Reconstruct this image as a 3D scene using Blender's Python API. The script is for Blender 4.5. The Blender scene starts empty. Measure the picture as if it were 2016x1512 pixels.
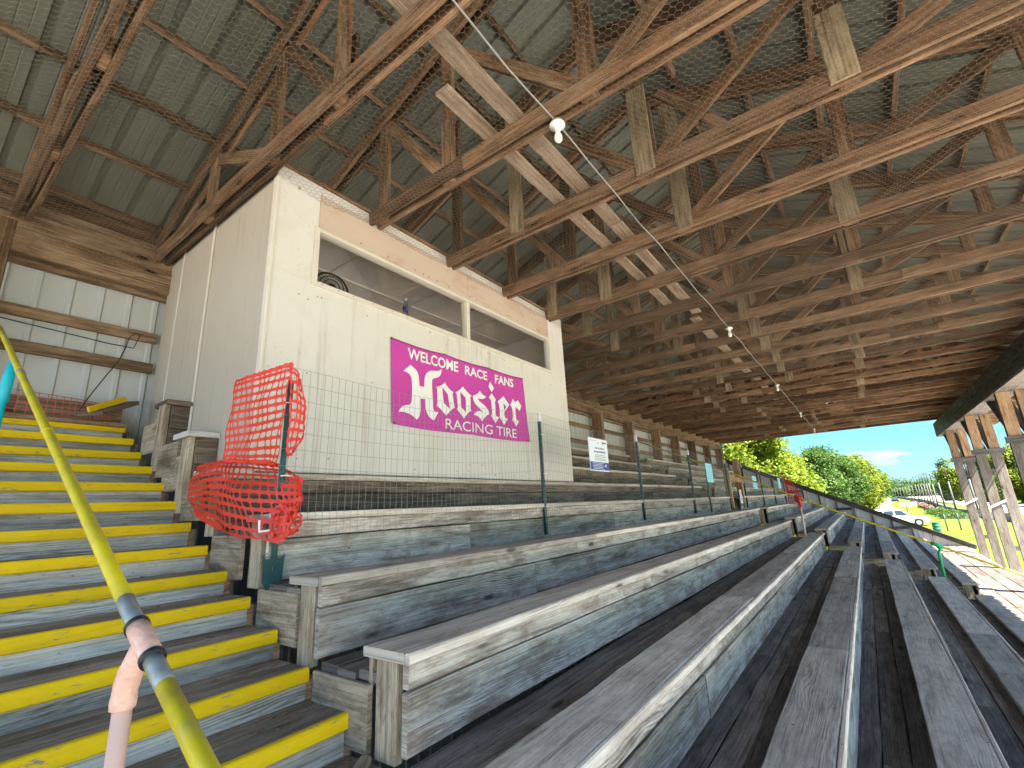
import bpy, math, random
import numpy as np
from mathutils import Vector, Matrix

random.seed(7)
rng = np.random.default_rng(11)
scene = bpy.context.scene
COL = scene.collection

# ------------------------------------------------------------------ camera
cam_data = bpy.data.cameras.new("camera")
cam_data.sensor_width = 36.0
cam_data.lens = 36.0 * 918.87 / 2016.0
cam_data.clip_start = 0.02
cam_data.clip_end = 3000
cam = bpy.data.objects.new("camera", cam_data)
COL.objects.link(cam)
R_ = Vector((0.59497, -0.80227, -0.04865)); U_ = Vector((-0.18037, -0.19226, 0.96463)); F_ = Vector((0.78324, 0.56515, 0.25910))
cam.matrix_world = Matrix(((R_.x, U_.x, -F_.x, -1.3833), (R_.y, U_.y, -F_.y, -2.2430), (R_.z, U_.z, -F_.z, 0.6556), (0, 0, 0, 1)))
scene.camera = cam

# ------------------------------------------------------------------ sky, sun, exposure
SUN_DIR = Vector((-0.30, -1.0, 1.42)).normalized()
SUN_EL = math.asin(SUN_DIR.z)
SUN_AZ = math.atan2(SUN_DIR.x, SUN_DIR.y)
SKY_STRENGTH = 0.08
SUN_STRENGTH = 5.0
EXPOSURE = 2.9
world = bpy.data.worlds.new("World")
scene.world = world
world.use_nodes = True
wt = world.node_tree
wt.nodes.clear()
wo = wt.nodes.new("ShaderNodeOutputWorld")
bg = wt.nodes.new("ShaderNodeBackground")
sky = wt.nodes.new("ShaderNodeTexSky")
sky.sky_type = 'NISHITA'
sky.sun_disc = False
sky.sun_elevation = SUN_EL
sky.sun_rotation = SUN_AZ
sky.altitude = 300
sky.air_density = 1.0
sky.dust_density = 0.0
sky.ozone_density = 2.0
tc = wt.nodes.new("ShaderNodeTexCoord")
mp = wt.nodes.new("ShaderNodeMapping"); mp.inputs['Scale'].default_value = (1, 1, 3.2)
nz = wt.nodes.new("ShaderNodeTexNoise"); nz.inputs['Scale'].default_value = 6.5; nz.inputs['Detail'].default_value = 6; nz.inputs['Roughness'].default_value = 0.55
cr = wt.nodes.new("ShaderNodeMapRange"); cr.inputs['From Min'].default_value = 0.585; cr.inputs['From Max'].default_value = 0.72
cm = wt.nodes.new("ShaderNodeMix"); cm.data_type = 'RGBA'
cm.inputs[7].default_value = (2.6, 2.7, 2.75, 1)
bg.inputs['Strength'].default_value = SKY_STRENGTH
L = wt.links.new
L(tc.outputs['Generated'], mp.inputs['Vector']); L(mp.outputs['Vector'], nz.inputs['Vector'])
L(nz.outputs['Fac'], cr.inputs['Value']); L(cr.outputs['Result'], cm.inputs['Factor'])
sepz = wt.nodes.new("ShaderNodeSeparateXYZ"); L(tc.outputs['Generated'], sepz.inputs[0])
# a clear summer haze band: the lower sky is an even light blue
lowsky = wt.nodes.new("ShaderNodeMapRange"); L(sepz.outputs['Z'], lowsky.inputs['Value']); lowsky.inputs['From Min'].default_value = 0.11; lowsky.inputs['From Max'].default_value = 0.24; lowsky.inputs['To Min'].default_value = 0.88; lowsky.inputs['To Max'].default_value = 0.0
lm = wt.nodes.new("ShaderNodeMix"); lm.data_type = 'RGBA'; lm.inputs[7].default_value = (0.24, 1.30, 1.85, 1)
L(lowsky.outputs['Result'], lm.inputs[0]); L(sky.outputs['Color'], lm.inputs[6])
L(lm.outputs[2], cm.inputs[6]); L(cm.outputs[2], bg.inputs['Color'])
L(bg.outputs['Background'], wo.inputs['Surface'])

sun_data = bpy.data.lights.new("sun", 'SUN')
sun_data.energy = SUN_STRENGTH
sun_data.angle = math.radians(0.5)
sun_data.color = (1.0, 0.95, 0.86)
sun = bpy.data.objects.new("sun", sun_data)
sun.rotation_euler = (-SUN_DIR).to_track_quat('-Z', 'Y').to_euler()
COL.objects.link(sun)

vs = scene.view_settings
vs.view_transform = 'Standard'
vs.look = 'None'
vs.exposure = EXPOSURE
vs.gamma = 1
vs.use_curve_mapping = False
scene.cycles.max_bounces = 10
scene.cycles.diffuse_bounces = 6
scene.cycles.use_denoising = True

# ------------------------------------------------------------------ object helpers
def tag(o, label=None, cat=None, group=None, kind=None):
    if label: o['label'] = label
    if cat: o['category'] = cat
    if group: o['group'] = group
    if kind: o['kind'] = kind
    return o

def empty(name, loc=(0, 0, 0), label=None, cat=None, group=None):
    o = bpy.data.objects.new(name, None)
    o.empty_display_size = 0.1
    COL.objects.link(o)
    o.location = loc
    return tag(o, label, cat, group)

def par(o, p):
    o.parent = p
    o.matrix_parent_inverse = Matrix.Translation(-Vector(p.location)) if p.parent is None else Matrix.Identity(4)
    return o

class MB:
    """collects planks, tubes, prisms and sheets; build() links them as ONE mesh object"""
    def __init__(self):
        self.v = []; self.f = []; self.uv = []; self.t = []; self.m = []
    def add(self, verts, faces, uvs, tint=None, mat=0):
        o = len(self.v)
        self.v.extend([tuple(p) for p in verts])
        tint = random.random() if tint is None else tint
        self.t.extend([tint] * len(verts))
        for f, u in zip(faces, uvs):
            self.f.append(tuple(i + o for i in f)); self.uv.append(u); self.m.append(mat)
    def plank(self, p0, p1, w, h, up=(0, 0, 1), c=0.004, seg=None, jit=0.0, mat=0, tint=None):
        """timber from p0 to p1 (centre line), w across, h along up, chamfered edges, grain along the length"""
        p0 = Vector(p0); p1 = Vector(p1); d = p1 - p0; ln = d.length; d.normalize()
        up = Vector(up); s = d.cross(up).normalized(); u = s.cross(d).normalized()
        c = min(c, w * 0.3, h * 0.3)
        a, b = w / 2, h / 2
        prof = [(-a + c, -b), (a - c, -b), (a, -b + c), (a, b - c), (a - c, b), (-a + c, b), (-a, b - c), (-a, -b + c)]
        per = [0]
        for i in range(8):
            q, r = prof[i], prof[(i + 1) % 8]
            per.append(per[-1] + math.hypot(r[0] - q[0], r[1] - q[1]))
        seg = seg or (max(1, int(ln / 0.35)) if jit else 1)
        ou, ov = random.uniform(0, 90), random.uniform(0, 90)
        vs_ = []; js = [(random.gauss(0, jit), random.gauss(0, jit)) if jit else (0, 0) for _ in range(seg + 1)]
        for k in range(seg + 1):
            q = p0 + d * (ln * k / seg); jx, jy = js[k]
            for (x, y) in prof: vs_.append(q + s * (x + jx) + u * (y + jy))
        fs = []; us = []
        for k in range(seg):
            u0, u1 = ou + ln * k / seg, ou + ln * (k + 1) / seg
            for i in range(8):
                j = (i + 1) % 8
                fs.append((k * 8 + i, k * 8 + j, (k + 1) * 8 + j, (k + 1) * 8 + i))
                us.append(((u0, ov + per[i]), (u0, ov + per[i + 1]), (u1, ov + per[i + 1]), (u1, ov + per[i])))
        e = [(ou + 0.15 * q[0], ov + q[1]) for q in prof]
        fs.append(tuple(range(7, -1, -1))); us.append(tuple(e[::-1]))
        fs.append(tuple(seg * 8 + i for i in range(8))); us.append(tuple(e))
        self.add(vs_, fs, us, tint, mat)
        return self
    def box(self, lo, hi, c=0.003, mat=0, tint=None, jit=0.0):
        lo = Vector(lo); hi = Vector(hi); sz = hi - lo; ax = max(range(3), key=lambda i: sz[i]); ce = (lo + hi) / 2
        p0 = ce.copy(); p1 = ce.copy(); p0[ax] = lo[ax]; p1[ax] = hi[ax]
        if ax == 2: return self.plank(p0, p1, sz.x, sz.y, (0, 1, 0), c, None, jit, mat, tint)
        w = sz.y if ax == 0 else sz.x
        return self.plank(p0, p1, w, sz.z, (0, 0, 1), c, None, jit, mat, tint)
    def boards(self, x0, x1, yc, zc, w, h, step=3.6, jit=0.0015, off=None, gap=0.002, mat=0, c=0.004, dy=0.0, dz=0.0):
        """a run of boards laid end to end along x (dy, dz: drift over the whole run)"""
        x = x0; off = random.uniform(0.3, 1) if off is None else off; n = x0 + step * off
        while x < x1 - 0.02:
            e = min(n, x1)
            if x1 - e < 0.5: e = x1
            k0 = (x - x0) / (x1 - x0); k1 = (e - x0) / (x1 - x0); j = random.gauss(0, jit)
            self.plank((x, yc + dy * k0, zc + dz * k0 + j), (e - gap, yc + dy * k1, zc + dz * k1 + j), w, h, (0, 0, 1), c, None, jit, mat)
            x = e; n = e + step
        return self
    def tube(self, pts, r, n=8, mat=0, tint=None, caps=True, jit=0.0):
        pts = [Vector(p) for p in pts]; rs = r if isinstance(r, (list, tuple)) else [r] * len(pts)
        vs_ = []; prev = None; acc = 0; ou = random.uniform(0, 50)
        fs = []; us = []; acs = []
        for i, p in enumerate(pts):
            d = (pts[min(i + 1, len(pts) - 1)] - pts[max(i - 1, 0)]).normalized()
            if prev is None:
                a = d.orthogonal().normalized()
            else:
                a = (prev - d * prev.dot(d)).normalized()
            prev = a; b = d.cross(a)
            if i: acc += (p - pts[i - 1]).length
            acs.append(acc)
            for k in range(n):
                th = 2 * math.pi * k / n; rr = rs[i] * (1 + (random.gauss(0, jit) if jit else 0))
                vs_.append(p + a * (math.cos(th) * rr) + b * (math.sin(th) * rr))
        for i in range(len(pts) - 1):
            for k in range(n):
                j = (k + 1) % n
                fs.append((i * n + k, i * n + j, (i + 1) * n + j, (i + 1) * n + k))
                w = 2 * math.pi * max(rs[i], rs[i + 1]) / n
                us.append(((ou + acs[i], k * w), (ou + acs[i], (k + 1) * w), (ou + acs[i + 1], (k + 1) * w), (ou + acs[i + 1], k * w)))
        if caps:
            fs.append(tuple(range(n - 1, -1, -1))); us.append(tuple((0, 0) for _ in range(n)))
            o = (len(pts) - 1) * n
            fs.append(tuple(o + k for k in range(n))); us.append(tuple((0, 0) for _ in range(n)))
        self.add(vs_, fs, us, tint, mat)
        return self
    def prism(self, pts, vec, mat=0, tint=None):
        """planar outline extruded by vec"""
        pts = [Vector(p) for p in pts]; vec = Vector(vec); n = len(pts)
        vs_ = pts + [p + vec for p in pts]
        fs = [tuple(range(n - 1, -1, -1)), tuple(range(n, 2 * n))]
        def uvp(p): return (p.x + p.y * 0.7, p.z + p.y * 0.3)
        us = [tuple(uvp(vs_[i]) for i in f) for f in fs]
        acc = 0
        for i in range(n):
            j = (i + 1) % n; l = (pts[j] - pts[i]).length
            fs.append((i, j, n + j, n + i)); us.append(((acc, 0), (acc + l, 0), (acc + l, vec.length), (acc, vec.length))); acc += l
        self.add(vs_, fs, us, tint, mat)
        return self
    def grid(self, fn, nu, nv, mat=0, tint=None, us=1.0, vsz=1.0):
        """surface fn(u, v) with u, v in 0..1"""
        vs_ = [fn(i / nu, j / nv) for i in range(nu + 1) for j in range(nv + 1)]
        fs = []; uu = []
        for i in range(nu):
            for j in range(nv):
                a = i * (nv + 1) + j
                fs.append((a, a + nv + 1, a + nv + 2, a + 1))
                uu.append(((i / nu * us, j / nv * vsz), ((i + 1) / nu * us, j / nv * vsz), ((i + 1) / nu * us, (j + 1) / nv * vsz), (i / nu * us, (j + 1) / nv * vsz)))
        self.add(vs_, fs, uu, tint, mat)
        return self
    def build(self, name, mats, parent=None, smooth=False, loc=None):
        me = bpy.data.meshes.new(name)
        me.from_pydata(self.v, [], self.f)
        uvl = me.uv_layers.new(name="UVMap")
        flat = np.array([c for f in self.uv for p in f for c in p], dtype=np.float32)
        uvl.data.foreach_set('uv', flat)
        at = me.attributes.new('tint', 'FLOAT', 'POINT')
        at.data.foreach_set('value', np.array(self.t, dtype=np.float32))
        mats = mats if isinstance(mats, (list, tuple)) else [mats]
        for m in mats: me.materials.append(m)
        me.polygons.foreach_set('material_index', np.array(self.m, dtype=np.int32))
        if smooth: me.polygons.foreach_set('use_smooth', np.ones(len(self.f), dtype=bool))
        me.update()
        o = bpy.data.objects.new(name, me)
        COL.objects.link(o)
        if loc is not None: o.location = loc
        if parent is not None: par(o, parent)
        return o

def copy_tree(o, parent=None, keep_inv=None):
    c = o.copy(); COL.objects.link(c)
    if parent is not None:
        c.parent = parent; c.matrix_parent_inverse = o.matrix_parent_inverse.copy()
    for ch in list(o.children): copy_tree(ch, c)
    return c

# ------------------------------------------------------------------ materials
MATS = {}
def newmat(name):
    m = bpy.data.materials.new(name); m.use_nodes = True
    nt = m.node_tree; nt.nodes.clear()
    out = nt.nodes.new("ShaderNodeOutputMaterial"); b = nt.nodes.new("ShaderNodeBsdfPrincipled")
    nt.links.new(b.outputs[0], out.inputs['Surface'])
    MATS[name] = m
    return m, nt, b, out

def ND(nt, typ, props=None, ins=None):
    n = nt.nodes.new("ShaderNode" + typ)
    for k, v in (props or {}).items(): setattr(n, k, v)
    for k, v in (ins or {}).items():
        if hasattr(v, 'is_linked') or isinstance(v, bpy.types.NodeSocket): nt.links.new(v, n.inputs[k])
        else: n.inputs[k].default_value = v
    return n

def math_(nt, op, a, b=None, c=None, clamp=False):
    n = nt.nodes.new("ShaderNodeMath"); n.operation = op; n.use_clamp = clamp
    for i, x in enumerate((a, b, c)):
        if x is None: continue
        if isinstance(x, bpy.types.NodeSocket): nt.links.new(x, n.inputs[i])
        else: n.inputs[i].default_value = x
    return n.outputs[0]

def mix_(nt, fac, a, b, blend='MIX'):
    n = nt.nodes.new("ShaderNodeMix"); n.data_type = 'RGBA'; n.blend_type = blend
    for k, x in (('Factor', fac), ('A', a), ('B', b)):
        if isinstance(x, bpy.types.NodeSocket): nt.links.new(x, n.inputs[k] if k == 'Factor' else [s for s in n.inputs if s.name == k and s.type == 'RGBA'][0])
        else:
            s = n.inputs[k] if k == 'Factor' else [s for s in n.inputs if s.name == k and s.type == 'RGBA'][0]
            s.default_value = x if k == 'Factor' else (*x, 1) if len(x) == 3 else x
    return [s for s in n.outputs if s.type == 'RGBA'][0]

def rng_(nt, val, a, b, c=0.0, d=1.0):
    n = nt.nodes.new("ShaderNodeMapRange"); nt.links.new(val, n.inputs['Value'])
    for k, x in zip(('From Min', 'From Max', 'To Min', 'To Max'), (a, b, c, d)): n.inputs[k].default_value = x
    return n.outputs['Result']

def ramp_(nt, val, stops):
    n = nt.nodes.new("ShaderNodeValToRGB"); nt.links.new(val, n.inputs['Fac'])
    e = n.color_ramp.elements
    while len(e) < len(stops): e.new(0.5)
    for el, (p, c) in zip(e, stops): el.position = p; el.color = (*c, 1)
    return n.outputs['Color']

def noise_(nt, vec, scale, detail=4, rough=0.55, dist=0.0):
    n = ND(nt, 'TexNoise', {}, {'Scale': scale, 'Detail': detail, 'Roughness': rough, 'Distortion': dist})
    nt.links.new(vec, n.inputs['Vector'])
    return n.outputs['Fac']

def mapv(nt, vec, scale, loc=(0, 0, 0)):
    n = ND(nt, 'Mapping', {}, {'Scale': scale, 'Location': loc}); nt.links.new(vec, n.inputs['Vector'])
    return n.outputs[0]

def wood(name, dark, mid, light, ring=0.3, stain=(0.10, 0.05, 0.03), stain_amt=0.25, knot=0.85, rough=0.85, tint=(0.68, 1.28), bump=0.6, paint=None, wear=0.0, gcol=None, gamt=0.0, nails=0.0, sc=1.0):
    m, nt, b, out = newmat(name)
    uv = ND(nt, 'UVMap', {'uv_map': 'UVMap'}).outputs[0]
    at = ND(nt, 'Attribute', {'attribute_name': 'tint'}).outputs['Fac']
    sx = ND(nt, 'SeparateXYZ'); nt.links.new(uv, sx.inputs[0])
    blot = noise_(nt, mapv(nt, uv, (1.6, 6.5, 1)), 1.4, 8, 0.74, 0.3)                    # broad weathering
    streak = noise_(nt, mapv(nt, uv, (0.55, 58, 1), (5, 1, 0)), 1.3, 8, 0.76, 0.12)       # long grain streaks
    fine = noise_(nt, mapv(nt, uv, (5.0, 190, 1), (2, 7, 0)), 1.0, 4, 0.7, 0.2)          # hairline grain
    # cathedral figure in places
    warp = noise_(nt, mapv(nt, uv, (0.8, 4.2, 1)), 1.2, 3, 0.5)
    ph = math_(nt, 'ADD', math_(nt, 'MULTIPLY', sx.outputs['Y'], 420.0 * sc), math_(nt, 'MULTIPLY', warp, 90.0))
    rings = math_(nt, 'SINE', ph)
    rmask = rng_(nt, noise_(nt, mapv(nt, uv, (0.6, 2.6, 1), (9, 2, 0)), 1.0, 2, 0.5), 0.50, 0.62)
    rings = math_(nt, 'MULTIPLY', math_(nt, 'MULTIPLY', rings, rmask), ring * 0.05)
    g = math_(nt, 'ADD', math_(nt, 'MULTIPLY', blot, 0.36), math_(nt, 'ADD', math_(nt, 'MULTIPLY', streak, 0.44), math_(nt, 'MULTIPLY', fine, 0.20)))
    g = math_(nt, 'ADD', g, rings)
    col = ramp_(nt, g, [(0.40, dark), (0.482, mid), (0.565, light)])
    # cracks and dark streaks
    ck = rng_(nt, streak, 0.39, 0.31)
    col = mix_(nt, math_(nt, 'MULTIPLY', ck, 0.75), col, tuple(x * 0.45 for x in dark))
    # stains along the grain, brown patches, mildew
    st = noise_(nt, mapv(nt, uv, (1.0, 8.0, 1), (13.1, 4.2, 0)), 1.1, 6, 0.7, 0.8)
    col = mix_(nt, math_(nt, 'MULTIPLY', rng_(nt, st, 0.50, 0.64), stain_amt), col, stain)
    if gamt:
        s2 = noise_(nt, mapv(nt, uv, (2.6, 5.0, 1), (3.7, 8.2, 0)), 1.3, 7, 0.72, 0.5)
        col = mix_(nt, math_(nt, 'MULTIPLY', rng_(nt, s2, 0.52, 0.62), gamt), col, gcol)
    sp = noise_(nt, mapv(nt, uv, (14, 34, 1), (1, 1, 0)), 1.5, 3, 0.6)
    col = mix_(nt, math_(nt, 'MULTIPLY', rng_(nt, sp, 0.62, 0.70), 0.45), col, tuple(x * 0.5 for x in dark))
    # knots
    kv = ND(nt, 'TexVoronoi', {'feature': 'F1'}, {'Scale': 1.0, 'Randomness': 1.0}); nt.links.new(mapv(nt, uv, (2.0, 7.0, 1)), kv.inputs['Vector'])
    kd = math_(nt, 'ADD', kv.outputs['Distance'], math_(nt, 'MULTIPLY', streak, 0.08))
    rc = ND(nt, 'SeparateColor'); nt.links.new(kv.outputs['Color'], rc.inputs[0])
    pick = math_(nt, 'GREATER_THAN', rc.outputs[0], 0.62)
    km = math_(nt, 'MULTIPLY', rng_(nt, kd, 0.125, 0.19, 1.0, 0.0), pick)
    halo = math_(nt, 'MULTIPLY', rng_(nt, kd, 0.16, 0.42, 1.0, 0.0), pick)
    col = mix_(nt, math_(nt, 'MULTIPLY', halo, knot * 0.45), col, tuple((x * 0.7 + y * 0.3) for x, y in zip(dark, stain)))
    col = mix_(nt, math_(nt, 'MULTIPLY', km, knot), col, tuple(x * 0.3 for x in dark))
    if nails:
        nv = ND(nt, 'TexVoronoi', {'feature': 'F1'}, {'Scale': 1.0, 'Randomness': 1.0}); nt.links.new(mapv(nt, uv, (9, 9, 1), (4, 2, 0)), nv.inputs['Vector'])
        nc = ND(nt, 'SeparateColor'); nt.links.new(nv.outputs['Color'], nc.inputs[0])
        nm = math_(nt, 'MULTIPLY', rng_(nt, nv.outputs['Distance'], 0.045, 0.07, 1.0, 0.0), math_(nt, 'GREATER_THAN', nc.outputs[1], 1.0 - nails))
        col = mix_(nt, math_(nt, 'MULTIPLY', nm, 0.9), col, (0.02, 0.016, 0.014))
    if paint:
        w1 = noise_(nt, mapv(nt, uv, (6, 26, 1)), 1.5, 7, 0.74, 0.2)
        pc = mix_(nt, rng_(nt, blot, 0.3, 0.7), tuple(x * 0.78 for x in paint), paint)
        pc = mix_(nt, math_(nt, 'MULTIPLY', rng_(nt, st, 0.50, 0.66), 0.30), pc, tuple(x * 0.42 + 0.01 for x in paint))
        pc = mix_(nt, math_(nt, 'MULTIPLY', rng_(nt, streak, 0.45, 0.3), 0.30), pc, tuple(x * 0.45 for x in paint))
        col = mix_(nt, rng_(nt, w1, wear, wear + 0.04, 1.0, 0.0) if wear else 0.0, pc, col)
    tv = rng_(nt, at, 0, 1, tint[0], tint[1])
    tcx = ND(nt, 'CombineColor')
    for i in range(3): nt.links.new(tv, tcx.inputs[i])
    col = mix_(nt, 1.0, col, tcx.outputs[0], 'MULTIPLY')
    nt.links.new(col, b.inputs['Base Color'])
    b.inputs['Roughness'].default_value = rough
    b.inputs['Specular IOR Level'].default_value = 0.2
    bp = ND(nt, 'Bump', {}, {'Strength': bump, 'Distance': 0.006})
    nt.links.new(math_(nt, 'SUBTRACT', g, math_(nt, 'MULTIPLY', ck, 0.25)), bp.inputs['Height']); nt.links.new(bp.outputs[0], b.inputs['Normal'])
    return m

def plain(name, col, rough=0.6, metal=0.0, var=0.12, scale=6.0, dirt=None, dirt_amt=0.0, dscale=2.0, bump=0.0, spec=0.4, stretch=(1, 1, 1)):
    m, nt, b, out = newmat(name)
    oc = ND(nt, 'TexCoord').outputs['Object']
    n1 = noise_(nt, mapv(nt, oc, stretch), scale, 5, 0.6)
    c = mix_(nt, n1, tuple(x * (1 - var) for x in col), tuple(min(1, x * (1 + var)) for x in col))
    if dirt:
        n2 = noise_(nt, mapv(nt, oc, stretch, (5, 3, 1)), dscale, 6, 0.65, 0.4)
        c = mix_(nt, math_(nt, 'MULTIPLY', rng_(nt, n2, 0.48, 0.68), dirt_amt), c, dirt)
    nt.links.new(c, b.inputs['Base Color'])
    b.inputs['Roughness'].default_value = rough; b.inputs['Metallic'].default_value = metal; b.inputs['Specular IOR Level'].default_value = spec
    if bump:
        bp = ND(nt, 'Bump', {}, {'Strength': bump, 'Distance': 0.004}); nt.links.new(n1, bp.inputs['Height']); nt.links.new(bp.outputs[0], b.inputs['Normal'])
    return m

W_SEAT = wood('weathered_seat_wood', (0.227, 0.193, 0.151), (0.454, 0.398, 0.319), (0.612, 0.546, 0.442), ring=0.9, stain=(0.17, 0.135, 0.11), stain_amt=0.5, nails=0.10, gcol=(0.24, 0.19, 0.155), gamt=0.35)
W_FRONT = wood('weathered_front_wood', (0.161, 0.128, 0.098), (0.435, 0.372, 0.302), (0.668, 0.581, 0.482), ring=1.0, stain=(0.10, 0.065, 0.045), stain_amt=0.7, gcol=(0.22, 0.12, 0.07), gamt=0.5, nails=0.10, tint=(0.6, 1.22))
W_EDGE = wood('raw_lit_edge_wood', (0.33, 0.26, 0.19), (0.56, 0.475, 0.385), (0.72, 0.64, 0.54), ring=0.9, stain=(0.26, 0.18, 0.13), stain_amt=0.4)  # raw wood, lightened to carry the bright light on the seat fronts
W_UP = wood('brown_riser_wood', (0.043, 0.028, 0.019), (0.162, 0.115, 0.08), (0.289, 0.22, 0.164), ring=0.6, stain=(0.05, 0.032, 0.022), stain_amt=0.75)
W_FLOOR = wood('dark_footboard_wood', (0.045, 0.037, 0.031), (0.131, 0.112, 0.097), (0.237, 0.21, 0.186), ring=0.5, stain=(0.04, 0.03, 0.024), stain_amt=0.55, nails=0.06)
W_TREAD = wood('worn_tread_wood', (0.112, 0.086, 0.057), (0.247, 0.201, 0.147), (0.403, 0.344, 0.263), ring=0.3, stain=(0.09, 0.066, 0.03), stain_amt=0.6, gcol=(0.15, 0.105, 0.02), gamt=0.35)
W_RISER = wood('pale_riser_wood', (0.21, 0.167, 0.126), (0.47, 0.4, 0.323), (0.66, 0.577, 0.479), ring=0.9, stain=(0.18, 0.135, 0.10), stain_amt=0.55, nails=0.06)
W_POST = wood('tan_post_wood', (0.125, 0.088, 0.055), (0.34, 0.265, 0.18), (0.50, 0.415, 0.30), ring=0.3, stain=(0.09, 0.058, 0.032), stain_amt=0.7, gcol=(0.12, 0.088, 0.055), gamt=0.5, nails=0.12)
W_YEL = wood('yellow_painted_wood', (0.16, 0.12, 0.06), (0.3, 0.25, 0.14), (0.4, 0.33, 0.2), ring=0.3, paint=(0.86, 0.56, 0.003), wear=0.362, tint=(0.88, 1.06), knot=0.0, rough=0.65, bump=0.35)
W_ROOF = wood('brown_truss_wood', (0.042, 0.022, 0.012), (0.179, 0.101, 0.051), (0.308, 0.199, 0.115), ring=0.6, stain=(0.075, 0.036, 0.018), stain_amt=0.85, tint=(0.34, 1.3), gcol=(0.30, 0.13, 0.055), gamt=0.4)
W_PURL = wood('purlin_wood', (0.054, 0.029, 0.015), (0.196, 0.113, 0.062), (0.318, 0.213, 0.131), ring=0.6, stain=(0.09, 0.044, 0.022), stain_amt=0.7, tint=(0.5, 1.15))
W_PLANK = wood('pale_gusset_wood', (0.107, 0.074, 0.04), (0.295, 0.216, 0.125), (0.426, 0.332, 0.209), ring=0.3, stain=(0.12, 0.085, 0.045), stain_amt=0.8, knot=0.4, tint=(0.5, 1.1), nails=0.15)
W_BRACE = wood('pale_brace_wood', (0.162, 0.104, 0.062), (0.374, 0.27, 0.18), (0.527, 0.415, 0.296), ring=0.5, stain=(0.17, 0.10, 0.058), stain_amt=0.55, tint=(0.7, 1.05), nails=0.1)
W_WALL = wood('brown_wall_wood', (0.066, 0.035, 0.017), (0.218, 0.135, 0.076), (0.343, 0.237, 0.149), ring=0.7, stain=(0.10, 0.052, 0.026), stain_amt=0.75, knot=1.0, tint=(0.6, 1.15))
W_DARK = wood('dark_beam_wood', (0.024, 0.022, 0.020), (0.078, 0.072, 0.062), (0.15, 0.14, 0.125), ring=0.4, stain=(0.03, 0.028, 0.025), stain_amt=0.6)
W_SCAB = wood('orange_scab_wood', (0.15, 0.08, 0.038), (0.33, 0.20, 0.11), (0.46, 0.31, 0.19), ring=0.5, stain=(0.14, 0.065, 0.03), stain_amt=0.6)
W_GREY = wood('grey_column_wood', (0.053, 0.043, 0.035), (0.124, 0.105, 0.088), (0.203, 0.181, 0.155), ring=0.4, stain=(0.10, 0.055, 0.032), stain_amt=0.6)
W_WHITE = wood('white_painted_wood', (0.2, 0.17, 0.13), (0.35, 0.31, 0.26), (0.5, 0.45, 0.38), paint=(0.66, 0.63, 0.57), wear=0.40, tint=(0.95, 1.05), knot=0.2)
M_METAL = plain('galvanised_roof_sheet', (0.15, 0.16, 0.125), 0.6, 0.15, 0.30, 3.0, (0.075, 0.07, 0.042), 0.7, 0.9, stretch=(1, 0.25, 1))
M_SIDING = plain('pale_wall_siding', (0.47, 0.475, 0.46), 0.5, 0.0, 0.06, 2.0, (0.45, 0.42, 0.30), 0.35, 0.9, stretch=(1.5, 1, 0.25))
M_SIDING2 = plain('grey_end_siding', (0.62, 0.63, 0.64), 0.5, 0.0, 0.08, 2.0, (0.3, 0.3, 0.3), 0.35, 0.9)
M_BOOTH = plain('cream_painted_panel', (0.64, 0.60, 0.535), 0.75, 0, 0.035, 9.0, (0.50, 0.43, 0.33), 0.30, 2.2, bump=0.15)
def fleck(m, amt=0.7, col=(0.20, 0.13, 0.08)):
    nt = m.node_tree; b = [n for n in nt.nodes if n.type == 'BSDF_PRINCIPLED'][0]; src = b.inputs['Base Color'].links[0].from_socket
    oc = ND(nt, 'TexCoord').outputs['Object']
    n1 = noise_(nt, mapv(nt, oc, (1.4, 1.4, 0.8)), 26.0, 3, 0.6); n2 = noise_(nt, oc, 1.3, 3, 0.6)
    f = math_(nt, 'MULTIPLY', rng_(nt, n1, 0.665, 0.70), rng_(nt, n2, 0.42, 0.6))
    c = mix_(nt, math_(nt, 'MULTIPLY', f, amt), src, col)
    n3 = noise_(nt, mapv(nt, oc, (9, 9, 0.35)), 1.5, 5, 0.7); n4 = noise_(nt, mapv(nt, oc, (1, 1, 1)), 0.9, 3, 0.6, 0.5)
    c = mix_(nt, math_(nt, 'MULTIPLY', math_(nt, 'MULTIPLY', rng_(nt, n3, 0.52, 0.72), rng_(nt, n4, 0.42, 0.62)), 0.62), c, tuple(x * 1.5 for x in col))
    nt.links.new(c, b.inputs['Base Color'])
fleck(M_BOOTH)
M_BSIDE = plain('shaded_side_panel', (0.43, 0.37, 0.295), 0.75, 0, 0.05, 5.0, (0.42, 0.37, 0.30), 0.4, 1.2, bump=0.12, stretch=(1, 1.5, 0.4))  # booth sides: the weaker light on them is put into this darker colour
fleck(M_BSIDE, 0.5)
M_TRIM = plain('cream_trim', (0.62, 0.56, 0.47), 0.7, 0, 0.05, 8.0, (0.5, 0.42, 0.33), 0.3, 5.0)
M_PLY = plain('stained_plywood', (0.52, 0.405, 0.31), 0.75, 0, 0.10, 4.0, (0.40, 0.22, 0.14), 0.75, 2.6, stretch=(0.5, 1, 1.4))
M_INNER = plain('booth_lining', (0.80, 0.775, 0.74), 0.8, 0, 0.08, 2.5, (0.5, 0.46, 0.42), 0.4, 1.0)
M_STRIP = plain('lining_batten', (0.72, 0.68, 0.62), 0.8, 0, 0.08, 2.5)
M_BANNER = plain('magenta_vinyl', (0.54, 0.055, 0.33), 0.7, 0, 0.10, 3.0, (0.40, 0.04, 0.30), 0.35, 1.2)
M_LETTER = plain('white_print', (0.80, 0.77, 0.74), 0.6, 0, 0.03, 8.0)
M_WHITE = plain('white_paint', (0.78, 0.78, 0.77), 0.5, 0, 0.04, 6.0)
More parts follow.
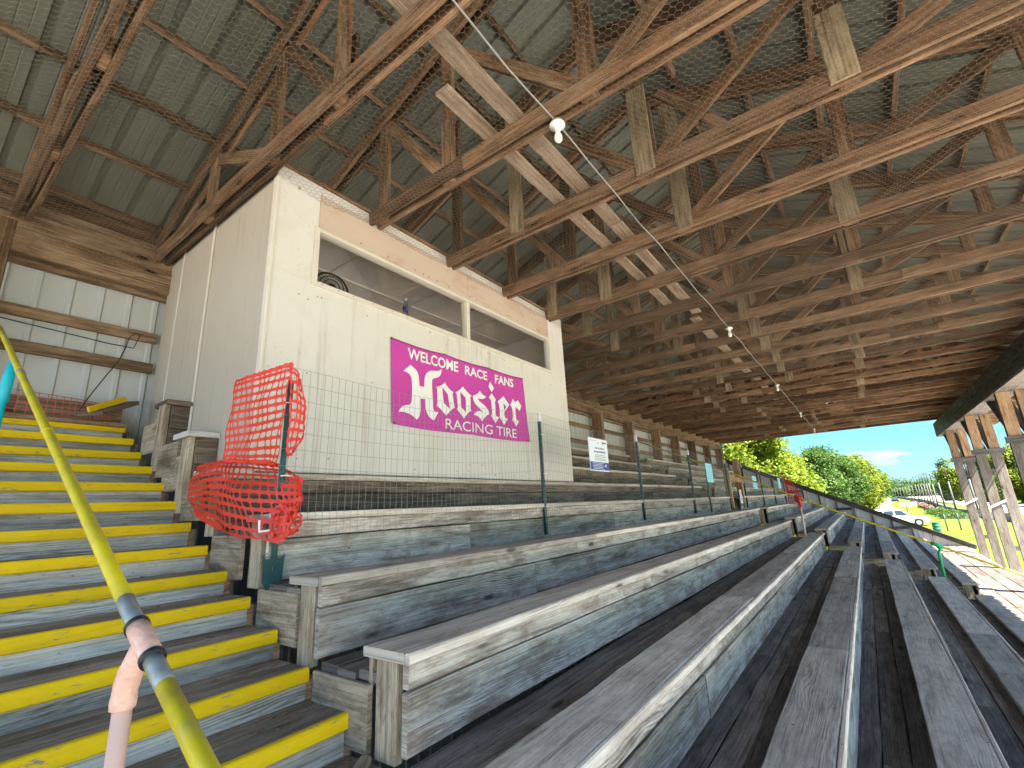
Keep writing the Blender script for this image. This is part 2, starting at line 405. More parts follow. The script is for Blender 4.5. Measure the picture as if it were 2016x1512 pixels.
M_SIGN = plain('white_sign_board', (0.76, 0.79, 0.82), 0.45, 0, 0.02, 5.0)
M_BLUE = plain('navy_print', (0.045, 0.055, 0.24), 0.45, 0, 0.05, 5.0)
M_INK = plain('grey_ink', (0.07, 0.075, 0.09), 0.6, 0, 0.05, 5.0)
M_CYAN = plain('pale_blue_sign_board', (0.28, 0.63, 0.70), 0.45, 0, 0.03, 5.0)
M_CYANINK = plain('faded_blue_ink', (0.19, 0.48, 0.56), 0.5, 0, 0.03, 5.0)
M_WIRE = plain('galvanised_wire', (0.26, 0.255, 0.24), 0.55, 0.2, 0.15, 20.0)
M_NET = plain('rusty_netting_wire', (0.22, 0.175, 0.12), 0.6, 0.3, 0.25, 3.0)
M_TPOST = plain('dark_green_enamel', (0.018, 0.06, 0.055), 0.38, 0.0, 0.2, 12.0, (0.04, 0.10, 0.10), 0.4, 6.0)
M_ORANGE = plain('orange_red_plastic', (0.62, 0.034, 0.018), 0.45, 0, 0.10, 6.0)
M_PINKNET = plain('faded_pink_plastic', (0.48, 0.12, 0.09), 0.5, 0, 0.10, 6.0)
M_RAIL = plain('yellow_rail_paint', (0.55, 0.435, 0.008), 0.45, 0, 0.10, 14.0, (0.34, 0.27, 0.03), 0.6, 9.0, bump=0.12)
fleck(M_RAIL, 0.8, (0.22, 0.22, 0.20))
M_BARE = plain('scuffed_bare_metal', (0.26, 0.30, 0.32), 0.45, 0.4, 0.25, 40.0, (0.42, 0.36, 0.03), 0.6, 30.0)
M_TAPE = plain('peach_tape', (0.72, 0.42, 0.31), 0.5, 0, 0.20, 42.0, (0.80, 0.58, 0.47), 0.7, 20.0, bump=1.0, stretch=(1, 1, 1.6))
M_PEACH = plain('peach_pole_paint', (0.68, 0.45, 0.36), 0.5, 0, 0.10, 30.0, (0.60, 0.33, 0.24), 0.5, 9.0, stretch=(1, 1, 0.3))
M_BLACK = plain('black_rubber', (0.018, 0.018, 0.02), 0.45, 0, 0.2, 20.0)
M_TEAL = plain('teal_paint', (0.0, 0.36, 0.44), 0.4, 0, 0.06, 10.0)
M_GREEN = plain('bright_green_paint', (0.01, 0.42, 0.12), 0.4, 0, 0.06, 10.0)
M_BULB = plain('opal_bulb', (0.82, 0.78, 0.66), 0.25, 0, 0.02, 10.0)
M_CER = plain('white_ceramic', (0.74, 0.72, 0.66), 0.35, 0, 0.03, 10.0)
M_CABLE = plain('grey_cable', (0.28, 0.27, 0.24), 0.6, 0, 0.1, 20.0)
M_FAN = plain('black_fan_metal', (0.03, 0.026, 0.022), 0.4, 0.5, 0.2, 20.0)
M_CARW = plain('white_car_paint', (0.78, 0.80, 0.82), 0.22, 0, 0.02, 2.0)
M_CARD = plain('dark_car_paint', (0.025, 0.03, 0.035), 0.25, 0, 0.1, 2.0)
M_GLASSD = plain('dark_car_glass', (0.03, 0.04, 0.05), 0.08, 0, 0.1, 2.0, spec=0.6)
M_TYRE = plain('tyre_rubber', (0.02, 0.02, 0.02), 0.8, 0, 0.2, 8.0)
M_RIM = plain('alloy_rim', (0.5, 0.5, 0.5), 0.35, 0.6, 0.1, 8.0)
M_BARREL = plain('green_barrel_paint', (0.02, 0.13, 0.09), 0.5, 0, 0.15, 6.0)
M_POLE = plain('grey_pole_paint', (0.075, 0.08, 0.08), 0.7, 0.0, 0.12, 4.0, (0.28, 0.24, 0.2), 0.4, 3.0)
M_CONC = plain('pale_concrete', (0.2, 0.195, 0.185), 0.9, 0, 0.12, 3.0, (0.32, 0.27, 0.24), 0.5, 0.8)
M_BOUNCE = plain('pale_bounce_ground', (0.56, 0.53, 0.49), 0.9, 0, 0.08, 0.6, (0.44, 0.41, 0.37), 0.4, 0.2)  # pale ground added to reflect sunlight in under the roof
M_RED = plain('red_paint', (0.42, 0.035, 0.02), 0.5, 0, 0.1, 2.0)
M_LEAFD = plain('dry_leaf', (0.30, 0.15, 0.09), 0.9, 0, 0.3, 60.0)
M_BARK = plain('grey_brown_bark', (0.10, 0.08, 0.06), 0.9, 0, 0.35, 8.0, stretch=(1, 1, 0.2), bump=0.5)
M_ROAD = plain('pale_gravel', (0.34, 0.31, 0.27), 0.95, 0, 0.18, 0.8, (0.33, 0.30, 0.25), 0.5, 0.25)
M_TRACK = plain('pale_dirt_track', (0.33, 0.29, 0.245), 0.95, 0, 0.12, 0.3, (0.34, 0.29, 0.23), 0.4, 0.08)
M_DIRT = plain('dark_bare_earth', (0.075, 0.06, 0.047), 0.95, 0, 0.3, 2.0)
M_BRUSHB = plain('brown_scrap', (0.16, 0.09, 0.07), 0.9, 0, 0.4, 2.0)

# grass
m, nt, b, out = newmat('mown_grass')
oc = ND(nt, 'TexCoord').outputs['Object']
g1 = noise_(nt, oc, 0.09, 5, 0.6); g2 = noise_(nt, oc, 2.2, 6, 0.75)
c = mix_(nt, rng_(nt, g1, 0.35, 0.65), (0.085, 0.125, 0.012), (0.15, 0.17, 0.022))
c = mix_(nt, rng_(nt, g2, 0.35, 0.7), c, (0.055, 0.09, 0.010))
nt.links.new(c, b.inputs['Base Color']); b.inputs['Roughness'].default_value = 0.9; b.inputs['Specular IOR Level'].default_value = 0.1
M_GRASS = m

def leafmat(name, ca, cb, trans=0.35):
    m, nt, b, out = newmat(name)
    at = ND(nt, 'Attribute', {'attribute_name': 'tint'}).outputs['Fac']
    c = ramp_(nt, at, [(0.0, tuple(x * 0.62 for x in ca)), (0.5, ca), (1.0, cb)])
    nt.links.new(c, b.inputs['Base Color']); b.inputs['Roughness'].default_value = 0.65; b.inputs['Specular IOR Level'].default_value = 0.2
    tr = ND(nt, 'BsdfTranslucent'); nt.links.new(c, tr.inputs['Color'])
    ms = ND(nt, 'MixShader', {}, {'Fac': trans}); nt.links.new(b.outputs[0], ms.inputs[1]); nt.links.new(tr.outputs[0], ms.inputs[2])
    nt.links.new(ms.outputs[0], out.inputs['Surface'])
    return m
M_LEAF_Y = leafmat('yellow_green_leaves', (0.13, 0.18, 0.012), (0.24, 0.27, 0.02))
M_LEAF_G = leafmat('mid_green_leaves', (0.05, 0.105, 0.018), (0.11, 0.175, 0.03))
M_LEAF_D = leafmat('dark_green_needles', (0.02, 0.055, 0.022), (0.045, 0.09, 0.03), 0.15)

# clear sheet in the booth window and clear plastic of the bottle
def glassy(name, tint_, refl, fac):
    m, nt, b, out = newmat(name)
    tr = ND(nt, 'BsdfTransparent', {}, {'Color': (*tint_, 1)}); gl = ND(nt, 'BsdfGlossy', {}, {'Roughness': 0.08, 'Color': (*refl, 1)})
    fr = ND(nt, 'Fresnel', {}, {'IOR': 1.45})
    ms = ND(nt, 'MixShader'); nt.links.new(math_(nt, 'MULTIPLY', fr.outputs[0], fac, clamp=True), ms.inputs[0])
    nt.links.new(tr.outputs[0], ms.inputs[1]); nt.links.new(gl.outputs[0], ms.inputs[2]); nt.links.new(ms.outputs[0], out.inputs['Surface'])
    return m
M_PANE = glassy('dusty_clear_sheet', (0.97, 0.96, 0.95), (0.9, 0.9, 0.9), 0.4)
M_PET = glassy('clear_plastic', (0.80, 0.84, 0.86), (1, 1, 1), 2.5)

# ------------------------------------------------------------------ dimensions read from the photograph (metres)
GZ = -3.4                     # ground
YW, YF = 3.54, -5.05          # back wall, front beam
RIDGE_Y = -0.755; SLOPE = 0.397
CH_Z = 3.43                   # underside of the truss bottom chords
TX0, TDX = 0.094, 1.078       # first truss of the booth, spacing
X_END, X_START = 25.1, -4.2
def zraf(y): return 3.57 + SLOPE * (YW - y) if y > RIDGE_Y else 5.27 - SLOPE * (RIDGE_Y - y)
ST = {-1: -0.14, 0: -0.01, 1: 0.12, 2: 0.257, 3: 0.382, 4: 0.527, 5: 0.675, 6: 0.833, 7: 0.988, 8: 1.143, 9: 1.294, 10: 1.454, 11: 1.614}
def zst(n): return ST[n] if n in ST else (-0.14 * abs(n) - 0.01 if n < 0 else 1.614 + 0.155 * (n - 11))
SEATZ = {6: 1.965, 5: 1.64, 4: 1.315, 3: 0.99, 2: 0.70, 1: 0.385, 0: 0.115, -1: -0.168, -2: -0.463, -3: -0.708, -4: -1.011, -5: -1.308}
YB = lambda k: -0.715 + 0.612 * k    # front edge of seat k
BX1, BX2, BX3 = 11.34, 12.75, 25.0

# ------------------------------------------------------------------ ground, road, track
def sheet(name, pts, z, mat):
    mb = MB(); mb.add([(x, y, z) for x, y in pts], [tuple(range(len(pts)))], [tuple((x * 0.1, y * 0.1) for x, y in pts)])
    o = mb.build(name, mat); o['kind'] = 'structure'; return o
sheet('ground', [(-600, -900), (1500, -900), (1500, 900), (-600, 900)], GZ, M_GRASS)
sheet('earth_under_stand', [(-6, -5.0), (25.2, -5.0), (25.2, 4.0), (-6, 4.0)], GZ + 0.008, M_DIRT)
sheet('gravel_road', [(52, 3.2), (75, 3.0), (100, 0.2), (124, -2.6), (182, -4.9), (262, -8.6), (420, -11.2), (420, -13.2), (262, -10.6), (178, -7.3), (121, -6.4), (100, -5.2), (84, -4.4), (60, -2.5)], GZ + 0.008, M_ROAD)
sheet('gravel_yard', [(60, -2.5), (52, 3.2), (75, 3.0), (78, 12), (60, 14), (48, 8)], GZ + 0.012, M_ROAD)
sheet('bounce_forecourt', [(-80, -30), (-6.1, -30), (-6.1, 40), (-80, 40)], GZ + 0.016, M_BOUNCE)  # added unseen ground, keeps green grass bounce off the booth side
sheet('bounce_apron', [(-60, -5.1), (24.5, -5.1), (29, -7.2), (38, -10.5), (52, -14.5), (70, -17.2), (70, -18.6), (-60, -18.6)], GZ + 0.012, M_BOUNCE)  # added unseen ground, throws warm sunlight up into the stand
sheet('dirt_track', [(-60, -18.5), (90, -18.5), (190, -19.5), (420, -19.5), (480, -46), (190, -30), (90, -28.5), (-60, -28.5)], GZ + 0.008, M_TRACK)
# ------------------------------------------------------------------ staircases (tread > nosing, riser)
T = 0.309
def staircase(x0, x1, n0, n1, label):
    root = empty('staircase', (x0, n0 * T, GZ if n0 < -9 else zst(n0) - 0.2), label, 'staircase', 'yellow edged wooden aisle stairs')
    for n in range(n0, n1 + 1):
        z = zst(n); y = n * T; rz = zst(n) - zst(n - 1)
        xj = random.uniform(-0.004, 0.01)
        mb = MB()
        mb.plank(((x0), y + 0.03 + 0.065, z - 0.021), (x1 + xj, y + 0.095, z - 0.021), 0.135, 0.04, c=0.004, jit=0.001)
        mb.plank(((x0), y + 0.168 + 0.075, z - 0.022), (x1 + xj, y + 0.243, z - 0.022), 0.15, 0.04, c=0.004, jit=0.001)
        t = mb.build('tread', W_TREAD, root)
        nb = MB(); nb.plank((x0, y + 0.014, z - 0.031), (x1 + xj, y + 0.014, z - 0.031), 0.032, 0.062, c=0.005, jit=0.0008)
        nb.build('nosing', W_YEL, t)
        rb = MB(); rb.plank((x0, y + 0.034, z - 0.062 - (rz - 0.045) / 2), (x1 - 0.004, y + 0.034, z - 0.062 - (rz - 0.045) / 2), 0.03, rz - 0.028, c=0.003, jit=0.001)
        rb.build('riser', W_RISER, root)
    return root
def stringer(x, name_label):
    mb = MB(); pts = []
    for n in range(-9, 12): pts += [(x, n * T + 0.035, zst(n) - 0.045), (x, (n + 1) * T + 0.03, zst(n) - 0.045)]
    pts += [(x, 3.6, 1.0), (x, 3.6, -1.2), (x, -2.75, GZ), (x, -2.75, zst(-9) - 0.3)]
    mb.prism(pts, (0.02, 0, 0)); o = mb.build('stringer', W_UP); tag(o, name_label, 'stair side'); return o
stringer(0.036, 'rough brown board side closing the near stairs under the bench ends')
stringer(11.30, 'rough brown board side closing the far stairs under the near block bench ends')
stringer(12.77, 'rough brown board side closing the far stairs under the far block bench ends')
staircase(-2.75, 0.0, -9, 11, 'wide wooden staircase with yellow painted step edges beside the white booth')
staircase(11.40, 12.69, -8, 10, 'far wooden aisle stairs with yellow step edges between the two seating blocks')

# landing plank with a yellow edge at the top of the stairs
mb = MB()
mb.plank((-0.32, 3.16, 1.66), (-0.02, 3.36, 1.83), 0.24, 0.04, c=0.004)
lp = mb.build('loose_plank', W_UP); tag(lp, 'short loose plank with a yellow edge leaning on the landing at the stair top', 'plank')
mb = MB(); mb.plank((-0.36, 3.03, 1.668), (-0.07, 3.235, 1.845), 0.022, 0.05, c=0.004); mb.build('yellow_edge', W_YEL, lp)
mb = MB(); mb.boards(-2.75, 0.0, 3.56, 1.73, 0.04, 0.2, jit=0.001)
mb.boards(-2.75, 0.0, 3.46, 1.62, 0.2, 0.04)
o = mb.build('landing_board', W_WALL); tag(o, 'brown board along the foot of the back wall on the stair landing', 'board')

# ------------------------------------------------------------------ benches
ORD = ['first', 'second', 'third', 'fourth', 'fifth', 'sixth', 'seventh', 'eighth', 'ninth', 'tenth']
def end_post(mb, x, k, z0, z1, side=1):
    yb = YB(k)
    mb.plank((x, yb + 0.20, z0), (x, yb + 0.20, z1), 0.042, 0.125, (0, 1, 0), 0.004)
def bench(k, x0, x1, label, group, ya=None, za=0.0, dy=0.0, dz=0.0, near_end=True, mats=None, post_foot=None):
    yb = YB(k) if ya is None else ya; zt = SEATZ[k] + za
    S, Fm, Em = mats or (W_SEAT, W_FRONT, W_EDGE)
    root = empty('bench', (x0, yb, zt - 0.4), label, 'bench', group)
    mb = MB(); mb.boards(x0, x1, yb + 0.158, zt - 0.02, 0.262, 0.04, 3.7, 0.002, dy=dy, dz=dz, c=0.006)
    s = mb.build('seat', S, root)
    mb = MB(); mb.boards(x0, x1, yb + 0.0125, zt - 0.0205, 0.026, 0.043, 3.7, 0.0012, dy=dy, dz=dz, c=0.006)
    mb.build('seat_edge', Em, s)
    o1 = random.uniform(0.45, 0.95)
    mb = MB(); mb.boards(x0 + 0.03, x1 - 0.02, yb + 0.055, zt - 0.0915, 0.035, 0.095, 3.3, 0.0015, dy=dy, dz=dz, c=0.003, off=o1)
    mb.build('upper_front_board', Fm, root)
    mb = MB(); mb.boards(x0 + 0.02, x1 - 0.02, yb + 0.05, zt - 0.2575, 0.032, 0.219, 2.9, 0.0015, dy=dy, dz=dz, c=0.003, off=o1 * 0.7 + 0.1)
    mb.build('lower_front_board', Fm, root)
    foot = zt - 0.41
    for x, nm in ((x0 + 0.045, 1), (x1 - 0.045, 2)):
        mb = MB(); end_post(mb, x, k, foot + (0.0 if nm == 2 else 0.0), zt - 0.042)
        p = mb.build('end_post', W_POST, root)
        mb = MB(); mb.plank((x + 0.01, yb + 0.278, zt - 0.16), (x + 0.01, yb + 0.278, zt - 0.042), 0.05, 0.02, (0, 1, 0), 0.003); mb.build('back_block', W_POST, root)
    # side board closing the end below the footboard behind
    mb = MB(); mb.plank((x0 + 0.012, YB(k) - 0.33, zt - 0.53), (x0 + 0.012, YB(k) + 0.075, zt - 0.53), 0.024, 0.25, (0, 0, 1), 0.003)
    mb.build('side_board', W_POST, root)
    mb = MB(); mb.plank((x1 - 0.012, YB(k) - 0.33, zt - 0.53), (x1 - 0.012, YB(k) + 0.075, zt - 0.53), 0.024, 0.25, (0, 0, 1), 0.003)
    mb.build('side_board', W_POST, root)
    return root
G1 = 'long plank benches of the near seating block'; G2 = 'plank benches of the far seating block'
def near_label(k):
    if k == 1: return 'long grey plank bench directly below the foot of the wire fence, near block'
    if k == 2: return 'tall grey plank bench behind the first wire fence post, below the booth'
    if k <= 0: return '%s grey plank bench down from the foot of the wire fence, near block' % ORD[1 - k]
for k in range(1, -6, -1):
    ya = {1: -0.06, 0: -0.685}.get(k); dy = {1: -0.07, 0: -0.055}.get(k, 0.0)
    za = {0: 0.012}.get(k, 0.0)
    bench(k, 0.0, BX1, near_label(k), G1, ya=ya, dy=dy, za=za, dz={1: 0.012, 0: -0.02}.get(k, 0))
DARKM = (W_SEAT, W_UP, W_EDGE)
bench(2, 0.02, 11.55, near_label(2), G1, mats=(W_SEAT, W_FRONT, W_EDGE))
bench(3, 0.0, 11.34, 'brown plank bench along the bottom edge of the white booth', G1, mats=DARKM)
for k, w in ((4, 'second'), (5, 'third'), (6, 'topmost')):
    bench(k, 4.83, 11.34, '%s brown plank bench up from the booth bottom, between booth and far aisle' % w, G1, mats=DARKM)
# short stubs left of the booth
def stub(k, label, cap, zt):
    yb = YB(k); root = empty('bench_stub', (0, yb, zt - 0.6), label, 'bench end', 'short bench ends left of the booth')
    mb = MB(); mb.plank((-0.025 if cap is W_WHITE else 0.0, yb + 0.15, zt - 0.02), (0.192, yb + 0.15, zt - 0.02), 0.29, 0.042, c=0.005); mb.build('cap', cap, root)
    mb = MB()
    for i, h in enumerate((0.20, 0.17, 0.19)): 
        z1 = zt - 0.045 - sum((0.20, 0.17, 0.19)[:i]); mb.plank((0.045, yb + 0.045, z1 - h / 2), (0.192, yb + 0.045, z1 - h / 2), 0.03, h - 0.004, c=0.003)
    mb.build('front_board', W_UP, root)
    mb = MB(); mb.plank((0.02, yb + 0.11, zt - 0.6), (0.02, yb + 0.11, zt - 0.042), 0.042, 0.14, (0, 1, 0), 0.004); mb.build('end_post', W_POST, root)
    mb = MB(); mb.plank((0.012, yb - 0.36, zt - 0.53), (0.012, yb + 0.04, zt - 0.53), 0.024, 0.26, (0, 0, 1), 0.003); mb.plank((0.012, yb + 0.18, zt - 0.3), (0.012, yb + 0.5, zt - 0.3), 0.022, 0.26, (0, 0, 1), 0.003); mb.build('side_board', W_POST, root)
stub(4, 'short bench end with a flaking white cap against the booth side wall', W_WHITE, 1.345)
stub(5, 'topmost short brown bench end against the booth side wall beside the stairs', W_UP, 1.70)
mb = MB(); mb.plank((-0.03, YB(3) + 0.20, 0.998), (0.19, YB(3) + 0.20, 0.998), 0.42, 0.05, c=0.005)
o = mb.build('painted_seat_cap', W_WHITE); tag(o, 'white painted cap board on the bench end under the orange netting', 'cap board')

FAR = {1: 'far block plank bench level with the foot of the wire fence', 2: 'far block plank bench just behind the fence line', 3: 'far block plank bench second behind the fence line', 4: 'far block plank bench third behind the fence line', 5: 'far block plank bench fourth behind the fence line', 6: 'topmost far block plank bench under the back wall'}
for k in range(6, -6, -1):
    lab = FAR.get(k) or 'far block grey plank bench, %s row down from the fence line' % ORD[1 - k]
    bench(k, BX2, BX3, lab, G2)

# footboards and the deck in front: one floor per block
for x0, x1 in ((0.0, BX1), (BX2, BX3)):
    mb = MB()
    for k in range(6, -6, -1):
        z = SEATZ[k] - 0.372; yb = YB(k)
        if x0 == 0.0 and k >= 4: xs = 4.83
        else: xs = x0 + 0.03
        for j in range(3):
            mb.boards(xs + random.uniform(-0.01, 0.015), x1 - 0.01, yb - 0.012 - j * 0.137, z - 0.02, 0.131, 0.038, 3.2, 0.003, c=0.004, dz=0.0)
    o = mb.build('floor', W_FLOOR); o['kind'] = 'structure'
mb = MB()
for j in range(4): mb.boards(-6, 25.0, -3.98 - j * 0.285, -1.655, 0.272, 0.04, 2.6, 0.003, c=0.005)
o = mb.build('front_deck', W_GREY); o['kind'] = 'structure'
# skirt added to keep the space under the stand dark, down to the ground
mb = MB()
def corr_y(x0, x1, y, z0, z1, pitch=0.229, d=0.022, rib=0.05, vecy=-1):
    xs = []; x = x0
    while x < x1: xs += [(x, 0), (x + pitch - rib, 0), (x + pitch - rib + 0.014, d), (x + pitch - 0.014, d)]; x += pitch
    xs.append((x, 0)); xs = [(min(a, x1), b) for a, b in xs]
    vs_ = []; fs = []; us = []
    for a, b in xs: vs_ += [(a, y + vecy * b, z0), (a, y + vecy * b, z1)]
    for i in range(len(xs) - 1):
        fs.append((2 * i, 2 * i + 2, 2 * i + 3, 2 * i + 1)); us.append(((xs[i][0], z0), (xs[i + 1][0], z0), (xs[i + 1][0], z1), (xs[i][0], z1)))
    return vs_, fs, us
mb.add(*corr_y(-6, 25.05, -5.02, GZ, -1.68))
sk = mb.build('light_block_skirt', M_SIDING2); tag(sk, 'grey metal skirt added below the sunlit front deck to keep light out underneath', 'skirt wall')

# ------------------------------------------------------------------ announcer's booth
BXA, BXB, BY, BZ0, BZ1 = 0.20, 4.815, 1.198, 1.004, 3.565
booth = empty('announcer_booth', (BXA, BY, BZ0), 'cream painted announcer booth with a long window above the purple banner', 'booth')
WX0, WX1, WZ0, WZ1 = 0.598, 4.36, 2.612, 3.125
PT = 0.035
mb = MB()
def fbox(lo, hi): mb.box(lo, hi, 0.002)
fbox((BXA, BY, BZ0), (2.546, BY + PT, WZ0)); fbox((2.549, BY, BZ0), (BXB, BY + PT, WZ0))
fbox((BXA, BY, WZ0), (WX0, BY + PT, BZ1)); fbox((WX1, BY, WZ0), (BXB, BY + PT, BZ1))
fbox((WX0, BY, WZ1), (2.546, BY + PT, BZ1)); fbox((2.549, BY, WZ1), (WX1, BY + PT, BZ1))
fw = mb.build('front_wall', M_BOOTH, booth)
mb = MB(); mb.box((0.585, BY - 0.012, WZ1 + 0.012), (2.546, BY - 0.002, 3.478), 0.002); mb.box((2.549, BY - 0.012, WZ1 + 0.012), (4.372, BY - 0.002, 3.478), 0.002)
mb.build('header_panel', M_PLY, booth)
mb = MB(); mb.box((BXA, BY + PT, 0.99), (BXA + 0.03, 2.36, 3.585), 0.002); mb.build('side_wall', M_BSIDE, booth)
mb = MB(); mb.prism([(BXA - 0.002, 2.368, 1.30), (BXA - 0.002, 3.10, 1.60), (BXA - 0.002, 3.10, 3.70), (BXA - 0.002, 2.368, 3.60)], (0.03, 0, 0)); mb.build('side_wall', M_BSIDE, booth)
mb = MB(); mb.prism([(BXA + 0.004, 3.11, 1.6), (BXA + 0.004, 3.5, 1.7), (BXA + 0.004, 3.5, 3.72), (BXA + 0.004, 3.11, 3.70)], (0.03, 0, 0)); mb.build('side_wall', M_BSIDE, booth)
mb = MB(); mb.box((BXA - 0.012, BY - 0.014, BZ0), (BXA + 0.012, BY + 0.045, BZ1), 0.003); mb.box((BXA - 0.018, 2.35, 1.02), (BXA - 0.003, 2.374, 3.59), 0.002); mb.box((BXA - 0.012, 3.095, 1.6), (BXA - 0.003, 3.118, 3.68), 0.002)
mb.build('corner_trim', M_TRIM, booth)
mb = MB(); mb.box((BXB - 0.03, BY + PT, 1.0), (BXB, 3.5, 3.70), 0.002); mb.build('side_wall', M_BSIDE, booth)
mb = MB(); mb.box((BXA + 0.03, 3.42, 1.7), (BXB - 0.03, 3.45, 3.42), 0.002); mb.box((BXA + 0.03, BY + PT + 0.002, 1.9), (BXB - 0.03, 3.42, 1.93), 0.002)
mb.box((BXA + 0.032, BY + PT + 0.004, 1.93), (BXA + 0.045, 3.42, 3.42), 0.002); mb.box((BXB - 0.045, BY + PT + 0.004, 1.93), (BXB - 0.032, 3.42, 3.42), 0.002)
mb.build('inner_lining', M_INNER, booth)
mb = MB(); mb.prism([(BXA + 0.04, BY + 0.04, 3.405), (BXB - 0.04, BY + 0.04, 3.405), (BXB - 0.04, 3.42, 3.405), (BXA + 0.04, 3.42, 3.405)], (0, 0, 0.02))
cl = mb.build('ceiling', M_INNER, booth)
mb = MB()
for y in (1.62, 2.25, 2.9): mb.box((BXA + 0.05, y, 3.39), (BXB - 0.05, y + 0.05, 3.404), 0.002)
for x in (1.35, 2.55, 3.75): mb.box((x, BY + 0.05, 3.392), (x + 0.04, 3.4, 3.4035), 0.002)
for x in (3.1, 4.05): mb.box((x, 3.404, 1.95), (x + 0.05, 3.419, 3.388), 0.002)
mb.build('batten', M_STRIP, booth)
# window frame
FB = 0.045
wf = MB()
wf.box((WX0 - 0.05, BY - 0.016, WZ0 - 0.03), (WX0 - 0.001, BY + 0.06, WZ1 + 0.012), 0.003)
wf.box((WX1 + 0.001, BY - 0.016, WZ0 - 0.03), (WX1 + 0.05, BY + 0.06, WZ1 + 0.012), 0.003)
wf.box((WX0, BY - 0.016, WZ0 - 0.03), (WX1, BY + 0.075, WZ0 + 0.012), 0.003)
wf.box((WX0, BY - 0.016, WZ1 - 0.02), (WX1, BY + 0.075, WZ1 + 0.010), 0.003)
wfo = wf.build('window_frame', M_TRIM, booth)
mb = MB(); mb.box((2.518, BY - 0.010, WZ0 + 0.014), (2.578, BY + 0.09, WZ1 - 0.022), 0.003); mb.build('mullion', M_TRIM, wfo)
for a, b in ((WX0 + 0.002, 2.516), (2.58, WX1 - 0.002)):
    mb = MB(); mb.box((a, BY + 0.030, WZ0 + 0.013), (b, BY + 0.034, WZ1 - 0.021), 0.0005); mb.build('pane', M_PANE, wfo)
# nail heads along the frame
mb = MB()
for i in range(30):
    x = WX0 + (WX1 - WX0) * (i + random.uniform(0.1, 0.9)) / 30; z = random.choice((WZ0 - 0.012, WZ1 + 0.05))
    mb.box((x, BY - 0.019, z), (x + 0.009, BY - 0.0165 if z < 3 else BY - 0.011, z + 0.009), 0.001)
for i in range(46):
    x = random.uniform(BXA + 0.1, BXB - 0.1); z = random.choice((1.08, 1.75, 2.5)) + random.gauss(0, 0.05)
    mb.box((x, BY - 0.002, z), (x + 0.010, BY + 0.001, z + 0.010), 0.001)
mb.build('nail_head', plain('rusty_nail', (0.16, 0.10, 0.06), 0.8), booth)
mb = MB(); mb.box((BXA, BY - 0.02, 3.567), (BXB, BY + 0.1, 3.60), 0.003); mb.build('top_plate', W_ROOF, booth)
mb = MB(); mb.prism([(BXA - 0.01, BY + 0.10, 3.567), (BXA - 0.01, 3.5, 3.73), (BXA - 0.01, 3.5, 3.78), (BXA - 0.01, BY + 0.10, 3.615)], (0.05, 0, 0)); mb.build('side_top_plate', W_ROOF, booth)

# things behind the window
fan = empty('desk_fan', (0.86, 1.47, 2.63), 'round black desk fan behind the left end of the booth window', 'fan')
mb = MB()
fc = Vector((0.875, 1.44, 2.735)); fd = Vector((-0.25, -1, 0.05)).normalized(); fa = Vector((0, 0, 1)).cross(fd).normalized(); fb = fd.cross(fa)
for r, o_ in ((0.168, 0.0), (0.150, 0.03), (0.115, 0.042), (0.075, 0.05)):
    mb.tube([fc + fd * o_ + fa * (r * math.cos(t)) + fb * (r * math.sin(t)) for t in [2 * math.pi * i / 28 for i in range(29)]], 0.005 if r < 0.16 else 0.011, 5, caps=False)
for i in range(26):
    t = 2 * math.pi * i / 26
    mb.tube([fc + fd * 0.05 + (fa * math.cos(t) + fb * math.sin(t)) * 0.035, fc + fd * 0.035 + (fa * math.cos(t) + fb * math.sin(t)) * 0.12, fc + (fa * math.cos(t) + fb * math.sin(t)) * 0.166], 0.0022, 3)
mb.build('guard', M_FAN, fan)
mb = MB()
for i in range(3):
    t0 = 2 * math.pi * i / 3
    mb.prism([fc + (fa * math.cos(t0 + a) + fb * math.sin(t0 + a)) * r for a, r in ((-0.3, 0.03), (-0.45, 0.13), (0.1, 0.15), (0.45, 0.13), (0.3, 0.03))], fd * 0.006)
mb.build('blade', M_RIM, fan)
mb = MB(); mb.tube([fc + fd * 0.055, fc - fd * 0.09], 0.036, 12); mb.build('motor', M_FAN, fan)
mb = MB(); mb.tube([(0.875, 1.47, 1.95), (0.875, 1.47, 2.57)], 0.014, 8); mb.tube([(0.875, 1.47, 1.932), (0.875, 1.47, 1.955)], 0.12, 16); mb.build('stand', M_FAN, fan)
bt = empty('water_bottle', (1.636, 1.262, 2.626), 'clear plastic water bottle standing on the booth window sill', 'bottle')
bx, by, bz = 1.636, 1.256, 2.6265
mb = MB(); mb.tube([(bx, by, bz), (bx, by, bz + 0.004), (bx, by, bz + 0.07), (bx, by, bz + 0.13), (bx, by, bz + 0.16), (bx, by, bz + 0.19), (bx, by, bz + 0.20)], [0.026, 0.031, 0.031, 0.031, 0.026, 0.013, 0.013], 14); mb.build('bottle_body', M_PET, bt, True)
mb = MB(); mb.tube([(bx, by, bz + 0.2), (bx, by, bz + 0.218)], 0.0145, 12); mb.build('bottle_cap', M_WHITE, bt, True)
mb = MB(); mb.tube([(bx, by, bz + 0.075), (bx, by, bz + 0.122)], 0.0317, 14, caps=False); mb.build('bottle_label', M_BLUE, bt, True)
mb = MB(); mb.box((1.25, BY + 0.10, 2.585), (4.3, 1.42, 2.6), 0.002); 
shelf = MB(); shelf.box((0.7, BY + 0.076, 2.595), (4.3, 1.38, 2.624), 0.002); shelf.build('window_shelf', M_TRIM, booth)

